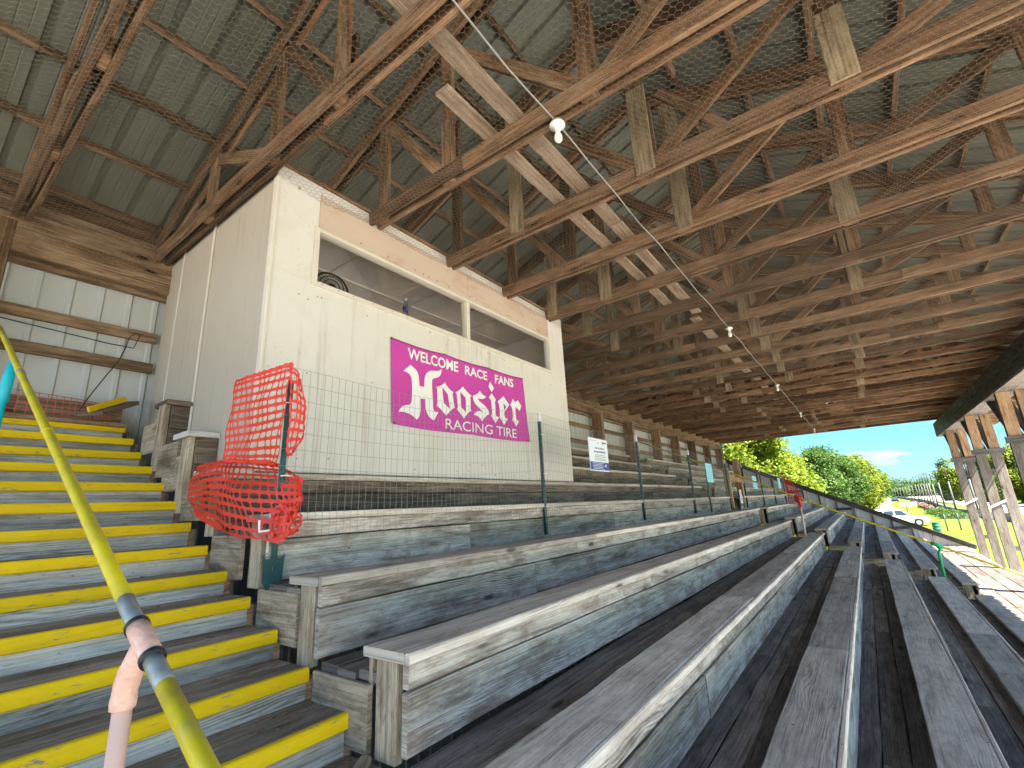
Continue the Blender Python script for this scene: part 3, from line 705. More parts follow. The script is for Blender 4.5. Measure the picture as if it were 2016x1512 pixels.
# ------------------------------------------------------------------ banner
BAN = [(1.393, 2.336), (3.627, 2.357), (3.685, 1.497), (1.425, 1.477)]    # TL TR BR BL on the wall plane (x, z)
def ban_y(x, z):
    u = (x - 1.4) / 2.26; v = (2.35 - z) / 0.86
    y = BY - 0.010 - 0.006 * math.sin(9 * u + 2 * v) * v - 0.004 * math.sin(17 * u - 5 * v) - 0.006 * math.sin(5 * u + 1) * v
    y -= 0.05 * max(0, (u - 0.93) / 0.07) ** 1.5 * max(0, v - 0.55)
    return min(y, BY - 0.006)
def ban_pt(u, v):
    a = Vector((*BAN[0], 0)).lerp(Vector((*BAN[1], 0)), u); b = Vector((*BAN[3], 0)).lerp(Vector((*BAN[2], 0)), u)
    p = a.lerp(b, v); sagz = -0.018 * math.sin(math.pi * ((u * 3) % 1)) * (1 - v) - 0.012 * math.sin(math.pi * ((u * 2) % 1)) * v
    return (p.x, ban_y(p.x, p.y), p.y + sagz)
banner = empty('banner', (2.5, BY, 1.48), 'purple vinyl banner with white WELCOME RACE FANS lettering on the booth front', 'banner')
mb = MB(); mb.grid(ban_pt, 70, 26)
cloth = mb.build('cloth', M_BANNER, banner, True)
sol = cloth.modifiers.new('thickness', 'SOLIDIFY'); sol.thickness = 0.0015; sol.offset = 1
mb = MB()
for u, v in ((0.005, 0.012), (0.33, 0.015), (0.67, 0.015), (0.992, 0.015), (0.008, 0.985), (0.33, 0.97), (0.66, 0.97), (0.985, 0.98)):
    p = Vector(ban_pt(u, v)); mb.tube([p + Vector((0, 0.002, 0)), p - Vector((0, 0.006, 0))], 0.012, 10)
mb.build('grommet', M_INK, banner)

def filled(loops):
    """triangles of an outline with holes"""
    cu = bpy.data.curves.new('outline', 'CURVE'); cu.dimensions = '2D'; cu.fill_mode = 'BOTH'
    for lp_ in loops:
        sp = cu.splines.new('POLY'); sp.points.add(len(lp_) - 1); sp.use_cyclic_u = True
        for p, q in zip(sp.points, lp_): p.co = (q[0], q[1], 0, 1)
    ob = bpy.data.objects.new('outline', cu); COL.objects.link(ob)
    dg = bpy.context.evaluated_depsgraph_get(); dg.update()
    me = bpy.data.meshes.new_from_object(ob.evaluated_get(dg)); vs_ = [tuple(v.co) for v in me.vertices]; fs = [tuple(p.vertices) for p in me.polygons]
    bpy.data.objects.remove(ob); bpy.data.curves.remove(cu); bpy.data.meshes.remove(me)
    return vs_, fs
def text_mesh(s, offset=0.0, spacing=1.0):
    cu = bpy.data.curves.new('lettering', 'FONT'); cu.body = s; cu.size = 1; cu.offset = offset; cu.space_character = spacing; cu.fill_mode = 'FRONT'; cu.dimensions = '2D'; cu.resolution_u = 4
    ob = bpy.data.objects.new('lettering', cu); COL.objects.link(ob)
    dg = bpy.context.evaluated_depsgraph_get(); dg.update()
    me = bpy.data.meshes.new_from_object(ob.evaluated_get(dg)); vs_ = [tuple(v.co) for v in me.vertices]; fs = [tuple(p.vertices) for p in me.polygons]
    bpy.data.objects.remove(ob); bpy.data.curves.remove(cu); bpy.data.meshes.remove(me)
    xs = [v[0] for v in vs_]; ys = [v[1] for v in vs_]
    return [((v[0] - min(xs)) / (max(xs) - min(xs)), (v[1] - min(ys)) / (max(ys) - min(ys))) for v in vs_], fs
def flatmesh(mb, vs_, fs):
    # outlines are read in the wall plane; the face looks towards -y
    mb.add(vs_, fs, [tuple((0, 0) for _ in f) for f in fs])
LETTERS = [[[(1.636,2.101),(1.692,2.075),(1.728,2.049),(1.744,2.015),(1.754,1.95),(1.759,1.904),(1.824,1.905),(1.822,1.978),(1.834,2.029),(1.858,2.066),(1.906,2.096),(1.967,2.11),(2.024,2.119),(2.061,2.136),(2.085,2.155),(2.077,2.11),(2.055,2.07),(2.018,2.043),(1.966,2.027),(1.941,2.012),(1.931,1.987),(1.933,1.907),(1.947,1.759),(1.945,1.725),(1.956,1.685),(1.975,1.67),(2.025,1.668),(1.996,1.627),(1.964,1.575),(1.906,1.597),(1.873,1.63),(1.848,1.671),(1.843,1.706),(1.839,1.779),(1.774,1.778),(1.781,1.621),(1.731,1.554),(1.654,1.596),(1.589,1.606),(1.539,1.609),(1.488,1.6),(1.509,1.634),(1.539,1.662),(1.578,1.68),(1.622,1.688),(1.647,1.706),(1.658,1.733),(1.661,1.787),(1.664,1.842),(1.661,1.895),(1.656,1.96),(1.646,1.984),(1.619,2.008),(1.582,2.018),(1.551,2.021)]],[[(2.131,2.017),(2.144,1.992),(2.181,1.965),(2.218,1.944),(2.265,1.927),(2.248,1.905),(2.255,1.872),(2.267,1.806),(2.285,1.758),(2.247,1.741),(2.204,1.707),(2.171,1.676),(2.143,1.652),(2.112,1.668),(2.063,1.707),(1.997,1.736),(2.007,1.751),(2.009,1.8),(2.008,1.898),(2.005,1.917),(1.986,1.935),(2.044,1.955),(2.089,1.979)],[(2.091,1.954),(2.134,1.916),(2.17,1.889),(2.179,1.843),(2.196,1.762),(2.197,1.727),(2.154,1.756),(2.107,1.779),(2.096,1.846),(2.09,1.905)]],[[(2.42,2.022),(2.455,1.993),(2.515,1.957),(2.566,1.937),(2.542,1.916),(2.548,1.867),(2.539,1.774),(2.559,1.761),(2.507,1.738),(2.465,1.694),(2.426,1.653),(2.39,1.684),(2.352,1.717),(2.311,1.742),(2.329,1.765),(2.325,1.815),(2.318,1.903),(2.309,1.922),(2.294,1.932),(2.344,1.956),(2.384,1.988)],[(2.376,1.955),(2.412,1.926),(2.459,1.899),(2.463,1.854),(2.463,1.784),(2.464,1.727),(2.427,1.755),(2.383,1.776),(2.38,1.858),(2.375,1.913)]],[[(2.706,2.022),(2.732,1.995),(2.776,1.976),(2.823,1.968),(2.785,1.939),(2.734,1.924),(2.691,1.922),(2.664,1.934),(2.684,1.903),(2.716,1.883),(2.77,1.865),(2.824,1.833),(2.856,1.797),(2.865,1.76),(2.808,1.732),(2.767,1.695),(2.738,1.659),(2.707,1.687),(2.66,1.713),(2.591,1.72),(2.629,1.755),(2.678,1.776),(2.727,1.776),(2.77,1.758),(2.723,1.793),(2.665,1.824),(2.618,1.853),(2.593,1.889),(2.582,1.941),(2.638,1.961),(2.683,1.99)]],[[(2.915,2.171),(2.987,2.1),(2.934,2.044),(2.876,2.104)]],[[(2.933,2.031),(3.014,1.959),(2.988,1.932),(2.995,1.854),(2.993,1.767),(3.009,1.751),(3.057,1.747),(3.018,1.707),(2.983,1.664),(2.942,1.705),(2.901,1.741),(2.917,1.765),(2.919,1.843),(2.913,1.939),(2.871,1.966)]],[[(3.168,2.034),(3.287,1.937),(3.225,1.875),(3.172,1.829),(3.169,1.79),(3.192,1.759),(3.241,1.749),(3.194,1.702),(3.154,1.663),(3.115,1.711),(3.066,1.75),(3.081,1.79),(3.077,1.865),(3.068,1.918),(3.043,1.944),(3.109,1.985)],[(3.164,1.94),(3.197,1.921),(3.221,1.902),(3.176,1.849),(3.168,1.898)]],[[(3.363,2.03),(3.415,1.988),(3.465,2.026),(3.544,1.965),(3.507,1.887),(3.417,1.928),(3.412,1.873),(3.418,1.787),(3.435,1.762),(3.481,1.749),(3.443,1.703),(3.414,1.673),(3.385,1.712),(3.336,1.75),(3.356,1.787),(3.352,1.865),(3.337,1.914),(3.304,1.943),(3.336,1.982)]]]
mb = MB()
for loops in LETTERS:
    sm = []
    for lp_ in loops:
        n = len(lp_); q = []
        for i in range(n):           # one corner-cutting pass on blunt corners only
            a, b, c_ = Vector(lp_[i - 1]), Vector(lp_[i]), Vector(lp_[(i + 1) % n])
            ang = (b - a).angle(c_ - b, 0)
            if ang < 0.9: q += [tuple(b.lerp(a, 0.25)), tuple(b.lerp(c_, 0.25))]
            else: q.append(tuple(b))
        sm.append(q)
    vs_, fs = filled(sm)
    flatmesh(mb, [(v[0], ban_y(v[0], v[1]) - 0.006, v[1]) for v in vs_], fs)
mb.build('lettering', M_LETTER, banner)
def put_text(mb, s, x0, x1, z0, z1, slope, off, yfn, spacing=1.0):
    vs_, fs = text_mesh(s, off, spacing)
    flatmesh(mb, [(x0 + (x1 - x0) * u, yfn(x0 + (x1 - x0) * u, z0 + (z1 - z0) * v), z0 + (z1 - z0) * v + slope * u * (x1 - x0)) for u, v in vs_], fs)
mb = MB(); by_ = lambda x, z: ban_y(x, z) - 0.006
put_text(mb, 'WELCOME', 1.60, 2.345, 2.158, 2.278, 0.018, 0.022, by_); put_text(mb, 'RACE', 2.455, 2.862, 2.168, 2.279, 0.02, 0.022, by_); put_text(mb, 'FANS', 3.012, 3.385, 2.172, 2.286, 0.02, 0.022, by_)
put_text(mb, 'RACING', 2.13, 2.92, 1.508, 1.62, 0.018, 0.004, by_); put_text(mb, 'TIRE', 2.995, 3.415, 1.521, 1.632, 0.008, 0.004, by_)
mb.build('lettering', M_LETTER, banner)
# ------------------------------------------------------------------ back wall
bw = empty('back_wall', (0, YW, 1.5), 'back wall of pale ribbed metal sheets behind brown posts, girts and a heavy timber header', 'wall')
mb = MB(); mb.add(*corr_y(-6, 25.1, YW + 0.11, GZ, 3.86, 0.229, 0.02, 0.06, vecy=-1)); mb.build('siding', M_SIDING, bw)
mb = MB()
mb.boards(-6, 25.05, 3.50, 3.225, 0.085, 0.245, 5.0, 0.002, c=0.006); mb.boards(-6, 25.05, 3.505, 3.49, 0.07, 0.275, 4.4, 0.002, c=0.006)
mb.build('header_beam', W_WALL, bw)
mb = MB(); mb.boards(-6, 25.05, 3.56, 3.72, 0.05, 0.17, 4.4, 0.001); mb.build('blocking', W_ROOF, bw)
mb = MB(); mb.boards(-6, 25.05, 3.585, 3.075, 0.075, 0.05, 4.6, 0.001); mb.build('nailer', W_WALL, bw)
for z in (2.605, 2.275):
    mb = MB(); mb.boards(-6, 0.19, 3.585, z, 0.045, 0.105, 4.0, 0.002); mb.build('girt', W_WALL, bw)
for z in (2.74, 2.30):
    mb = MB(); mb.boards(4.84, 25.05, 3.585, z, 0.045, 0.11, 4.0, 0.002); mb.build('girt', W_WALL, bw)
for x in (6.0, 8.2, 10.42, 12.6, 15.0, 17.1, 19.35, 21.75, 24.0):
    mb = MB(); mb.plank((x, 3.40, 1.3), (x, 3.40, 3.10), 0.14, 0.30, (0, 1, 0), 0.006); mb.build('post', W_WALL, bw)
mb = MB(); mb.plank((-1.06, 3.40, 1.4), (-1.06, 3.40, 3.10), 0.10, 0.19, (0, 1, 0), 0.006); mb.plank((-1.075, 3.27, 2.60), (-1.075, 3.27, 3.3), 0.12, 0.05, (0, 1, 0), 0.006); mb.build('post', W_ROOF, bw)

# unseen low wall on the left, added to keep light out under the stand
mb = MB(); mb.box((-6.05, -5.0, GZ), (-6.0, 3.6, -1.3), 0.004); o = mb.build('light_block_wall', M_SIDING2); o['kind'] = 'structure'

# black cord hanging at the left end of the back wall
mb = MB()
pts = [(-1.0, 3.55, 2.50), (-0.6, 3.545, 2.475), (-0.2, 3.545, 2.45), (0.0, 3.54, 2.45), (0.03, 3.52, 2.60), (-0.02, 3.50, 2.60), (-0.07, 3.46, 2.52), (-0.09, 3.44, 2.40), (-0.13, 3.42, 2.25), (-0.2, 3.40, 2.1), (-0.28, 3.36, 1.92), (-0.34, 3.32, 1.78), (-0.38, 3.30, 1.66)]
mb.tube(pts, 0.005, 6); o = mb.build('power_cord', M_BLACK, None, True); tag(o, 'thin black cord hanging down the pale back wall left of the booth', 'cord')

# ------------------------------------------------------------------ roof: sheets and purlins
roof = empty('metal_roof', (10, RIDGE_Y, 5.4), 'dull ribbed metal roof sheets seen from below over brown purlins', 'roof')
def roof_slope(name, ya, yb):
    xs = []; x = X_START; pitch = 0.305
    while x < X_END + 0.25: xs += [(x, 0), (x + 0.09, 0), (x + 0.098, 0.005), (x + 0.106, 0), (x + 0.17, 0), (x + 0.178, 0.005), (x + 0.186, 0), (x + 0.245, 0), (x + 0.256, 0.042), (x + 0.292, 0.042)]; x += pitch
    vs_ = []; fs = []; us = []
    for a, d in xs:
        for y in (ya, yb): vs_.append((a, y, zraf(y) + 0.14 + 0.095 + d))
    for i in range(len(xs) - 1):
        fs.append((2 * i, 2 * i + 1, 2 * i + 3, 2 * i + 2)); us.append(((xs[i][0], ya), (xs[i][0], yb), (xs[i + 1][0], yb), (xs[i + 1][0], ya)))
    mb = MB(); mb.add(vs_, fs, us); return mb.build(name, M_METAL, roof)
roof_slope('back_slope', 3.78, RIDGE_Y); roof_slope('front_slope', RIDGE_Y, -6.85)
up_b = Vector((0, SLOPE, 1)).normalized(); up_f = Vector((0, -SLOPE, 1)).normalized()
y = 3.42
while y > -6.9:
    back = y > RIDGE_Y
    if abs(y - RIDGE_Y) > 0.12:
        mb = MB(); x = X_START; e = X_START + 3.0
        z = zraf(y) + 0.14 + 0.045
        while x < X_END:
            mb.plank((x, y, z), (min(e, X_END) - 0.004, y, z), 0.04, 0.088, up_b if back else up_f, 0.003, None, 0.003); x = e; e += 4.3
        mb.build('purlin', W_PURL, roof)
    y -= 0.605

# ------------------------------------------------------------------ trusses
def truss_parts(root, x, short, wide, seed):
    rs = random.getstate(); random.seed(seed)
    yb0 = BY - 0.006 if short else 3.46
    def P(y, z): return (x, y, z)
    for sx in (-0.046, 0.046):
        mb = MB(); js = random.uniform(-1.5, 1.0)
        mb.plank((x + sx, yb0, CH_Z + 0.07), (x + sx, js, CH_Z + 0.07 + random.gauss(0, 0.004)), 0.04, 0.138, c=0.005, jit=0.002); mb.plank((x + sx, js - 0.003, CH_Z + 0.07), (x + sx, -5.5, CH_Z + 0.07), 0.04, 0.138, c=0.005, jit=0.002)
        mb.build('bottom_chord', W_ROOF, root)
    for sx in (-0.046, 0.046):
        mb = MB(); mb.plank((x + sx, 3.70, zraf(3.70) + 0.065), (x + sx, RIDGE_Y + 0.002, zraf(RIDGE_Y) + 0.065), 0.04, 0.13, up_b, 0.005, None, 0.002)
        mb.build('back_rafter', W_ROOF, root)
        mb = MB(); mb.plank((x + sx, RIDGE_Y - 0.002, zraf(RIDGE_Y) + 0.065), (x + sx, -6.75, zraf(-6.75) + 0.065), 0.04, 0.13, up_f, 0.005, None, 0.002)
        mb.build('front_rafter', W_ROOF, root)
    VY = (2.25, 1.04, 0.17, -1.22, -2.69, -3.9)
    for y in VY:
        if short and y > 1.2: continue
        mb = MB(); yy = y + random.gauss(0, 0.015)
        mb.plank((x, yy, CH_Z + 0.01), (x, yy, zraf(yy) + 0.10), 0.046, 0.135, (0, 1, 0), 0.004, None, 0.001); mb.build('web_post', W_ROOF, root)
    for (ya, za, yb, zb) in ((0.22, CH_Z + 0.10, 1.0, zraf(1.0) - 0.02), (-1.18, CH_Z + 0.10, 0.12, zraf(0.12) - 0.04), (-1.28, CH_Z + 0.10, -2.62, zraf(-2.62) - 0.02), (-2.76, CH_Z + 0.10, -3.84, zraf(-3.84) - 0.02), (1.10, CH_Z + 0.1, 2.2, zraf(2.2) - 0.02)):
        if short and yb > 1.3: continue
        mb = MB(); mb.plank((x - 0.004, ya, za), (x + 0.004, yb, zb), 0.045, 0.115, (1, 0, 0) if False else Vector((0, -(zb - za), yb - ya)), 0.004, None, 0.0015); mb.build('web_diagonal', W_ROOF, root)
    for y, on in zip((1.04, 0.17, -1.22, -2.69), wide):
        if not on: continue
        mb = MB(); yy = y + random.gauss(0, 0.02); w = random.uniform(0.15, 0.185); top = zraf(yy) - random.uniform(-0.08, 0.12) if random.random() < 0.7 else CH_Z + random.uniform(0.6, 0.95)
        mb.plank((x - 0.079, yy, CH_Z + random.uniform(0.0, 0.02)), (x - 0.079, yy, top), 0.022, w, (0, 1, 0), 0.003, None, 0.001); mb.build('gusset_plank', W_PLANK, root)
    for y in (0.17, -1.22, -2.69):
        if random.random() < 0.7:
            mb = MB(); yy = y + random.choice((-1, 1)) * random.uniform(0.0, 0.03); zb = CH_Z + random.uniform(0, 0.03); zt_ = CH_Z + random.uniform(0.55, 1.0)
            mb.plank((x + 0.085, yy, zb), (x + 0.085, yy, zt_), 0.036, random.uniform(0.1, 0.14), (0, 1, 0), 0.004, None, 0.001); mb.build('sister_post', W_ROOF, root)
    if random.random() < 0.75:
        ya = random.choice((-1.95, -3.3, 0.6)); mb = MB(); dz = random.uniform(0.5, 0.9); dy = random.choice((-1, 1)) * random.uniform(0.5, 0.8)
        mb.plank((x + 0.088, ya, CH_Z + 0.12), (x + 0.088, ya + dy, min(CH_Z + 0.12 + dz, zraf(ya + dy) - 0.02)), 0.038, 0.09, Vector((0, -dz, dy)), 0.004, None, 0.001); mb.build('web_diagonal', W_ROOF, root)
    if random.random() < 0.6:
        mb = MB(); yy = random.choice((-0.5, -1.7, -3.2, 0.4)); mb.plank((x - 0.078, yy, CH_Z + 0.07), (x - 0.078, yy - random.uniform(0.5, 1.1), CH_Z + 0.075), 0.022, 0.125, c=0.003); mb.build('splice_plate', W_ROOF, root)
    random.setstate(rs)
TG = 'timber roof trusses over the seats'
def truss_label(i):
    if i < 0: return 'brown timber roof truss over the stairs, %s to the left of the booth corner' % ORD[-i - 1]
    if i == 0: return 'brown timber roof truss passing the near top corner of the white booth'
    if i <= 4: return 'brown timber roof truss ending on the booth top, %s along from its near corner' % ORD[i - 1]
    if i <= 14: return 'brown timber roof truss, %s one past the far corner of the booth' % ORD[i - 5]
    if i == 23: return 'last brown timber roof truss at the open far end of the stand'
    return 'brown timber roof truss far down the stand, %s before the last one' % ORD[22 - i]
WIDE = {0: (0, 0, 0, 0), 1: (0, 0, 0, 0), 2: (0, 1, 1, 1), 3: (0, 0, 1, 0), 4: (1, 1, 0, 1)}
for i in range(-2, 24):
    x = TX0 + TDX * i
    root = empty('roof_truss', (x, 3.5, CH_Z), truss_label(i), 'roof truss', TG)
    wide = WIDE.get(i) or tuple(1 if random.random() < 0.55 else 0 for _ in range(4))
    truss_parts(root, x, 1 <= i <= 4, wide, 100 + i)

# pale boards lying along the stand on top of the chords
BB = 'pale boards lying across the truss chords'
for (xa, xb, y, w, dy, lab) in ((0.56, 5.75, -0.35, 0.125, 0.0, 'pale knotty board across the trusses, the one with a cut end near the booth'), (-2.6, 2.9, -0.60, 0.14, -0.02, 'wide pale board across the nearest trusses, above the bulb cable'), (2.93, 6.1, -0.62, 0.14, 0.02, 'pale board across the trusses continuing behind the nearest light bulb'), (6.3, 10.8, -0.5, 0.15, 0.0, 'pale board across the trusses above the second light bulb'), (11.2, 16.5, -0.55, 0.15, 0.03, 'pale board across the trusses beyond the second light bulb')):
    mb = MB(); mb.plank((xa, y, CH_Z + 0.158), (xb, y + dy, CH_Z + 0.158), w, 0.03, c=0.004, jit=0.002)
    o = mb.build('brace_board', W_BRACE); tag(o, lab, 'board', BB)

# ------------------------------------------------------------------ wire netting under the trusses (every wire is a three-sided rod)
def hex_netting(name, x0, x1, y0, y1, a, r, zfn, skip, mat):
    h = a / math.sqrt(3)                       # side of the hexagon
    nx = int((x1 - x0) / (1.5 * h)) + 1; ny = int((y1 - y0) / a) + 1
    I, J = np.meshgrid(np.arange(nx), np.arange(ny), indexing='ij')
    cx = x0 + I * 1.5 * h; cy = y0 + (J + 0.5 * (I % 2)) * a
    segs = []
    ang = [0, 60, 120, 180]
    vx = [(h * math.cos(math.radians(t)), h * math.sin(math.radians(t))) for t in (0, 60, 120, 180)]
    for k in range(3):
        A = np.stack([cx + vx[k][0], cy + vx[k][1]], -1).reshape(-1, 2); B = np.stack([cx + vx[k + 1][0], cy + vx[k + 1][1]], -1).reshape(-1, 2)
        segs.append(np.stack([A, B], 1))
    S = np.concatenate(segs)
    S = S[~skip(S.mean(1)[:, 0], S.mean(1)[:, 1])]
    # the same wobble for the same node
    def wob(p):
        q = np.sin(p[..., 0] * 37.1 + p[..., 1] * 11.3) * 0.0035; q2 = np.cos(p[..., 0] * 13.7 - p[..., 1] * 29.1) * 0.0035
        return np.stack([p[..., 0] + q, p[..., 1] + q2], -1)
    S = wob(S)
    Z = zfn(S[..., 0], S[..., 1])
    P = np.concatenate([S, Z[..., None]], -1)   # n,2,3
    return rods(name, P, r, mat)
def rods(name, P, r, mat):
    n = len(P); d = P[:, 1] - P[:, 0]; d /= np.linalg.norm(d, axis=1, keepdims=True)
    ref = np.tile(np.array([0.0, 0.0, 1.0]), (n, 1)); ref[np.abs(d[:, 2]) > 0.9] = (1, 0, 0)
    s = np.cross(d, ref); s /= np.linalg.norm(s, axis=1, keepdims=True); u = np.cross(s, d)
    V = np.empty((n, 6, 3))
    for k in range(3):
        t = 2 * math.pi * k / 3 + 0.5; off = s * math.cos(t) * r + u * math.sin(t) * r
        V[:, k] = P[:, 0] + off; V[:, 3 + k] = P[:, 1] + off
    base = (np.arange(n) * 6)[:, None, None]
    q = np.array([[0, 1, 4, 3], [1, 2, 5, 4], [2, 0, 3, 5]])[None]
    F = (base + q).reshape(-1)
    me = bpy.data.meshes.new(name)
    me.vertices.add(n * 6); me.vertices.foreach_set('co', V.reshape(-1).astype(np.float32))
    nf = n * 3
    me.loops.add(nf * 4); me.loops.foreach_set('vertex_index', F.astype(np.int32))
    me.polygons.add(nf); me.polygons.foreach_set('loop_start', (np.arange(nf) * 4).astype(np.int32)); me.polygons.foreach_set('loop_total', np.full(nf, 4, dtype=np.int32))
    me.update(calc_edges=True); me.materials.append(mat)
    o = bpy.data.objects.new(name, me); COL.objects.link(o); return o
def net_z(x, y):
    ph = (x - TX0) / TDX
    return CH_Z - 0.006 - 0.045 * np.sin(math.pi * ph) ** 2 * (0.7 + 0.3 * np.sin(2.1 * y + ph)) - 0.006 * np.sin(9 * x + 3 * y)
def skip_booth(x, y): return ((x > BXA - 0.05) & (x < BXB + 0.06) & (y > BY - 0.03)) | (y > 3.43)
o = hex_netting('bird_netting', -3.0, 10.5, -5.0, 3.44, 0.046, 0.0011, net_z, skip_booth, M_NET)
tag(o, 'rusty hexagonal wire netting stretched under the roof trusses', 'wire netting')
# flap of netting over the upper board of the header at the left
o = hex_netting('netting_flap', -2.6, 0.13, 0.0, 0.20, 0.046, 0.0011, lambda x, y: y * 0, lambda x, y: x > 5, M_NET)
me = o.data; co = np.empty(len(me.vertices) * 3, dtype=np.float32); me.vertices.foreach_get('co', co); co = co.reshape(-1, 3)
fl = np.stack([co[:, 0], 3.452 - 0.012 * np.sin(co[:, 0] * 7) ** 2 + co[:, 2], 3.42 - co[:, 1] + 0.02 * np.sin(co[:, 0] * 2.3)], -1); me.vertices.foreach_set('co', fl.reshape(-1)); me.update()
tag(o, 'narrow strip of hexagonal wire netting hanging over the back wall header above the stairs', 'wire netting')

# ------------------------------------------------------------------ cable and bulbs
CY = -0.92
mb = MB()
pts = []
for i in range(0, 97):
    x = -3.0 + 26.5 * i / 96; ph = (x - TX0) / TDX
    pts.append((x, CY + 0.006 * math.sin(x * 3.1), CH_Z - 0.014 - 0.022 * math.sin(math.pi * ph) ** 2))
mb.tube(pts, 0.0065, 6)
o = mb.build('light_cable', M_CABLE, None, True); tag(o, 'pale electric cable strung along the stand under the trusses between the bulbs', 'cable')
for n, x in enumerate((1.19, 6.72, 12.05, 17.45, 22.85)):
    b = empty('bare_bulb', (x, CY, CH_Z), ('nearest bare white bulb on the cable, hanging closest to the booth' if n == 0 else '%s bare white bulb along the cable, counted from the booth' % ORD[n]), 'light bulb', 'bare bulbs along the roof cable')
    mb = MB(); mb.tube([(x, CY, CH_Z - 0.004), (x, CY, CH_Z - 0.03)], 0.045, 18); mb.build('junction_box', M_CABLE, b)
    mb = MB(); mb.tube([(x, CY, CH_Z - 0.03), (x, CY, CH_Z - 0.042), (x, CY, CH_Z - 0.05), (x, CY, CH_Z - 0.078)], [0.058, 0.058, 0.028, 0.025], 20); mb.build('lamp_holder', M_CER, b, True)
    mb = MB(); zs = CH_Z - 0.078; mb.tube([(x, CY, zs), (x, CY, zs - 0.02), (x, CY, zs - 0.045), (x, CY, zs - 0.07), (x, CY, zs - 0.092), (x, CY, zs - 0.106), (x, CY, zs - 0.110)], [0.014, 0.016, 0.026, 0.031, 0.027, 0.014, 0.003], 18); mb.build('bulb', M_BULB, b, True)

# ------------------------------------------------------------------ front beam and columns
fb_ = empty('front_beam', (10, YF - 0.3, 2.76), 'dark built-up timber beam along the open front under the roof edge', 'beam')
for (yy, w) in ((YF - 0.06, 0.12), (YF - 0.46, 0.12)):
    for (z, h) in ((2.89, 0.25), (3.155, 0.27)):
        mb = MB(); mb.boards(-4, 25.1, yy, z, w, h, 4.3, 0.002, c=0.006); mb.build('beam_plank', W_DARK, fb_)
mb = MB(); mb.boards(-4, 25.1, YF - 0.26, 2.745, 0.50, 0.03, 4.3, 0.001); mb.build('soffit_board', W_GREY, fb_)
CG = 'double timber columns along the open front'
for x, lab in ((13.9, 'double timber column nearest the right edge of the picture'), (18.22, 'double timber column in the middle of the three at the open front'), (22.62, 'farthest double timber column with orange top pieces, at the end of the stand')):
    c = empty('column', (x, YF - 0.3, GZ), lab, 'column', CG)
    for yy in (YF - 0.13, YF - 0.46):
        mb = MB(); mb.plank((x, yy, GZ), (x, yy, 2.70), 0.10, 0.235, (0, 1, 0), 0.006, 10, 0.002); mb.build('timber', W_GREY, c)
        mb = MB(); mb.plank((x - 0.075, yy, 1.70), (x - 0.075, yy, 2.72), 0.045, 0.225, (0, 1, 0), 0.005, 3, 0.002); mb.build('scab_board', W_SCAB, c)
    mb = MB(); mb.plank((x - 0.12, YF + 0.06, 1.62), (x - 0.12, YF - 0.66, 1.62), 0.04, 0.15, (0, 0, 1), 0.004); mb.build('cross_block', W_DARK, c)
    mb = MB(); mb.plank((x + 0.05, YF - 0.22, 1.60), (x + 1.55, YF - 0.22, 2.74), 0.08, 0.20, (0, 1, 0), 0.005); mb.build('knee_brace', W_DARK, c)
    mb = MB(); mb.plank((x + 0.05, YF - 0.40, 1.72), (x + 1.2, YF - 0.40, 2.74), 0.06, 0.15, (0, 1, 0), 0.005); mb.build('knee_brace', W_GREY, c)
    for z in (1.05, -0.2, -1.1):
        mb = MB(); mb.plank((x, YF - 0.245, z), (x, YF - 0.345, z), 0.09, 0.12, (0, 0, 1), 0.004); mb.build('spacer_block', W_DARK, c)
    mb = MB(); mb.plank((x - 0.07, YF + 0.03, 0.02), (x - 0.07, YF - 0.36, 0.22), 0.02, 0.05, (0, 0, 1), 0.004); mb.build('white_bracket', M_WHITE, c)

# ------------------------------------------------------------------ low end wall with sloping rail
ew = empty('end_wall', (25.12, -1, -2), 'grey siding end wall with a sloping dark timber rail at the far end of the seats', 'wall')
ez = lambda y: 1.065 + 0.488 * (y - 0.36)
xs = []; y = -5.25; p = 0.16
vs_ = []; fs = []; us = []
while y < 3.55: xs += [(y, 0), (y + p - 0.03, 0), (y + p - 0.02, 0.018), (y + p - 0.01, 0.018)]; y += p
for a, d in xs: vs_ += [(25.16 - d, a, GZ), (25.16 - d, a, ez(a) - 0.05)]
for i in range(len(xs) - 1): fs.append((2 * i, 2 * i + 1, 2 * i + 3, 2 * i + 2)); us.append(((0, 0), (0, 1), (1, 1), (1, 0)))
mb = MB(); mb.add(vs_, fs, us); mb.build('siding', M_SIDING2, ew)
upr = Vector((0, -0.488, 1)).normalized()
mb = MB(); mb.plank((25.08, 3.45, ez(3.45)), (25.08, -5.3, ez(-5.3)), 0.05, 0.16, upr, 0.005, 20, 0.002); mb.build('sloping_rail', W_DARK, ew)
mb = MB(); mb.plank((25.10, 3.45, ez(3.45) + 0.10), (25.10, -5.3, ez(-5.3) + 0.10), 0.16, 0.04, upr, 0.005, 20, 0.002); mb.build('cap_rail', W_DARK, ew)
for k in range(6, -7, -1):
    y = YB(k) + 0.3; zt = SEATZ.get(k, -1.6)
    mb = MB(); mb.plank((25.08, y, zt - 0.5), (25.08, y, ez(y) - 0.05), 0.05, 0.06, (0, 1, 0), 0.004); mb.build('post', W_GREY, ew)
    if k in (2, -1, -4):
        mb = MB(); mb.plank((25.06, y + 0.05, zt + 0.10), (25.06, y - 0.55, zt + 0.12), 0.045, 0.11, (0, 0, 1), 0.004); mb.build('ledger', W_DARK, ew)
mb = MB(); mb.plank((25.12, 3.5, 2.55), (25.12, 3.5, 3.5), 0.1, 0.14, (0, 1, 0), 0.005); mb.build('corner_post', W_GREY, ew)
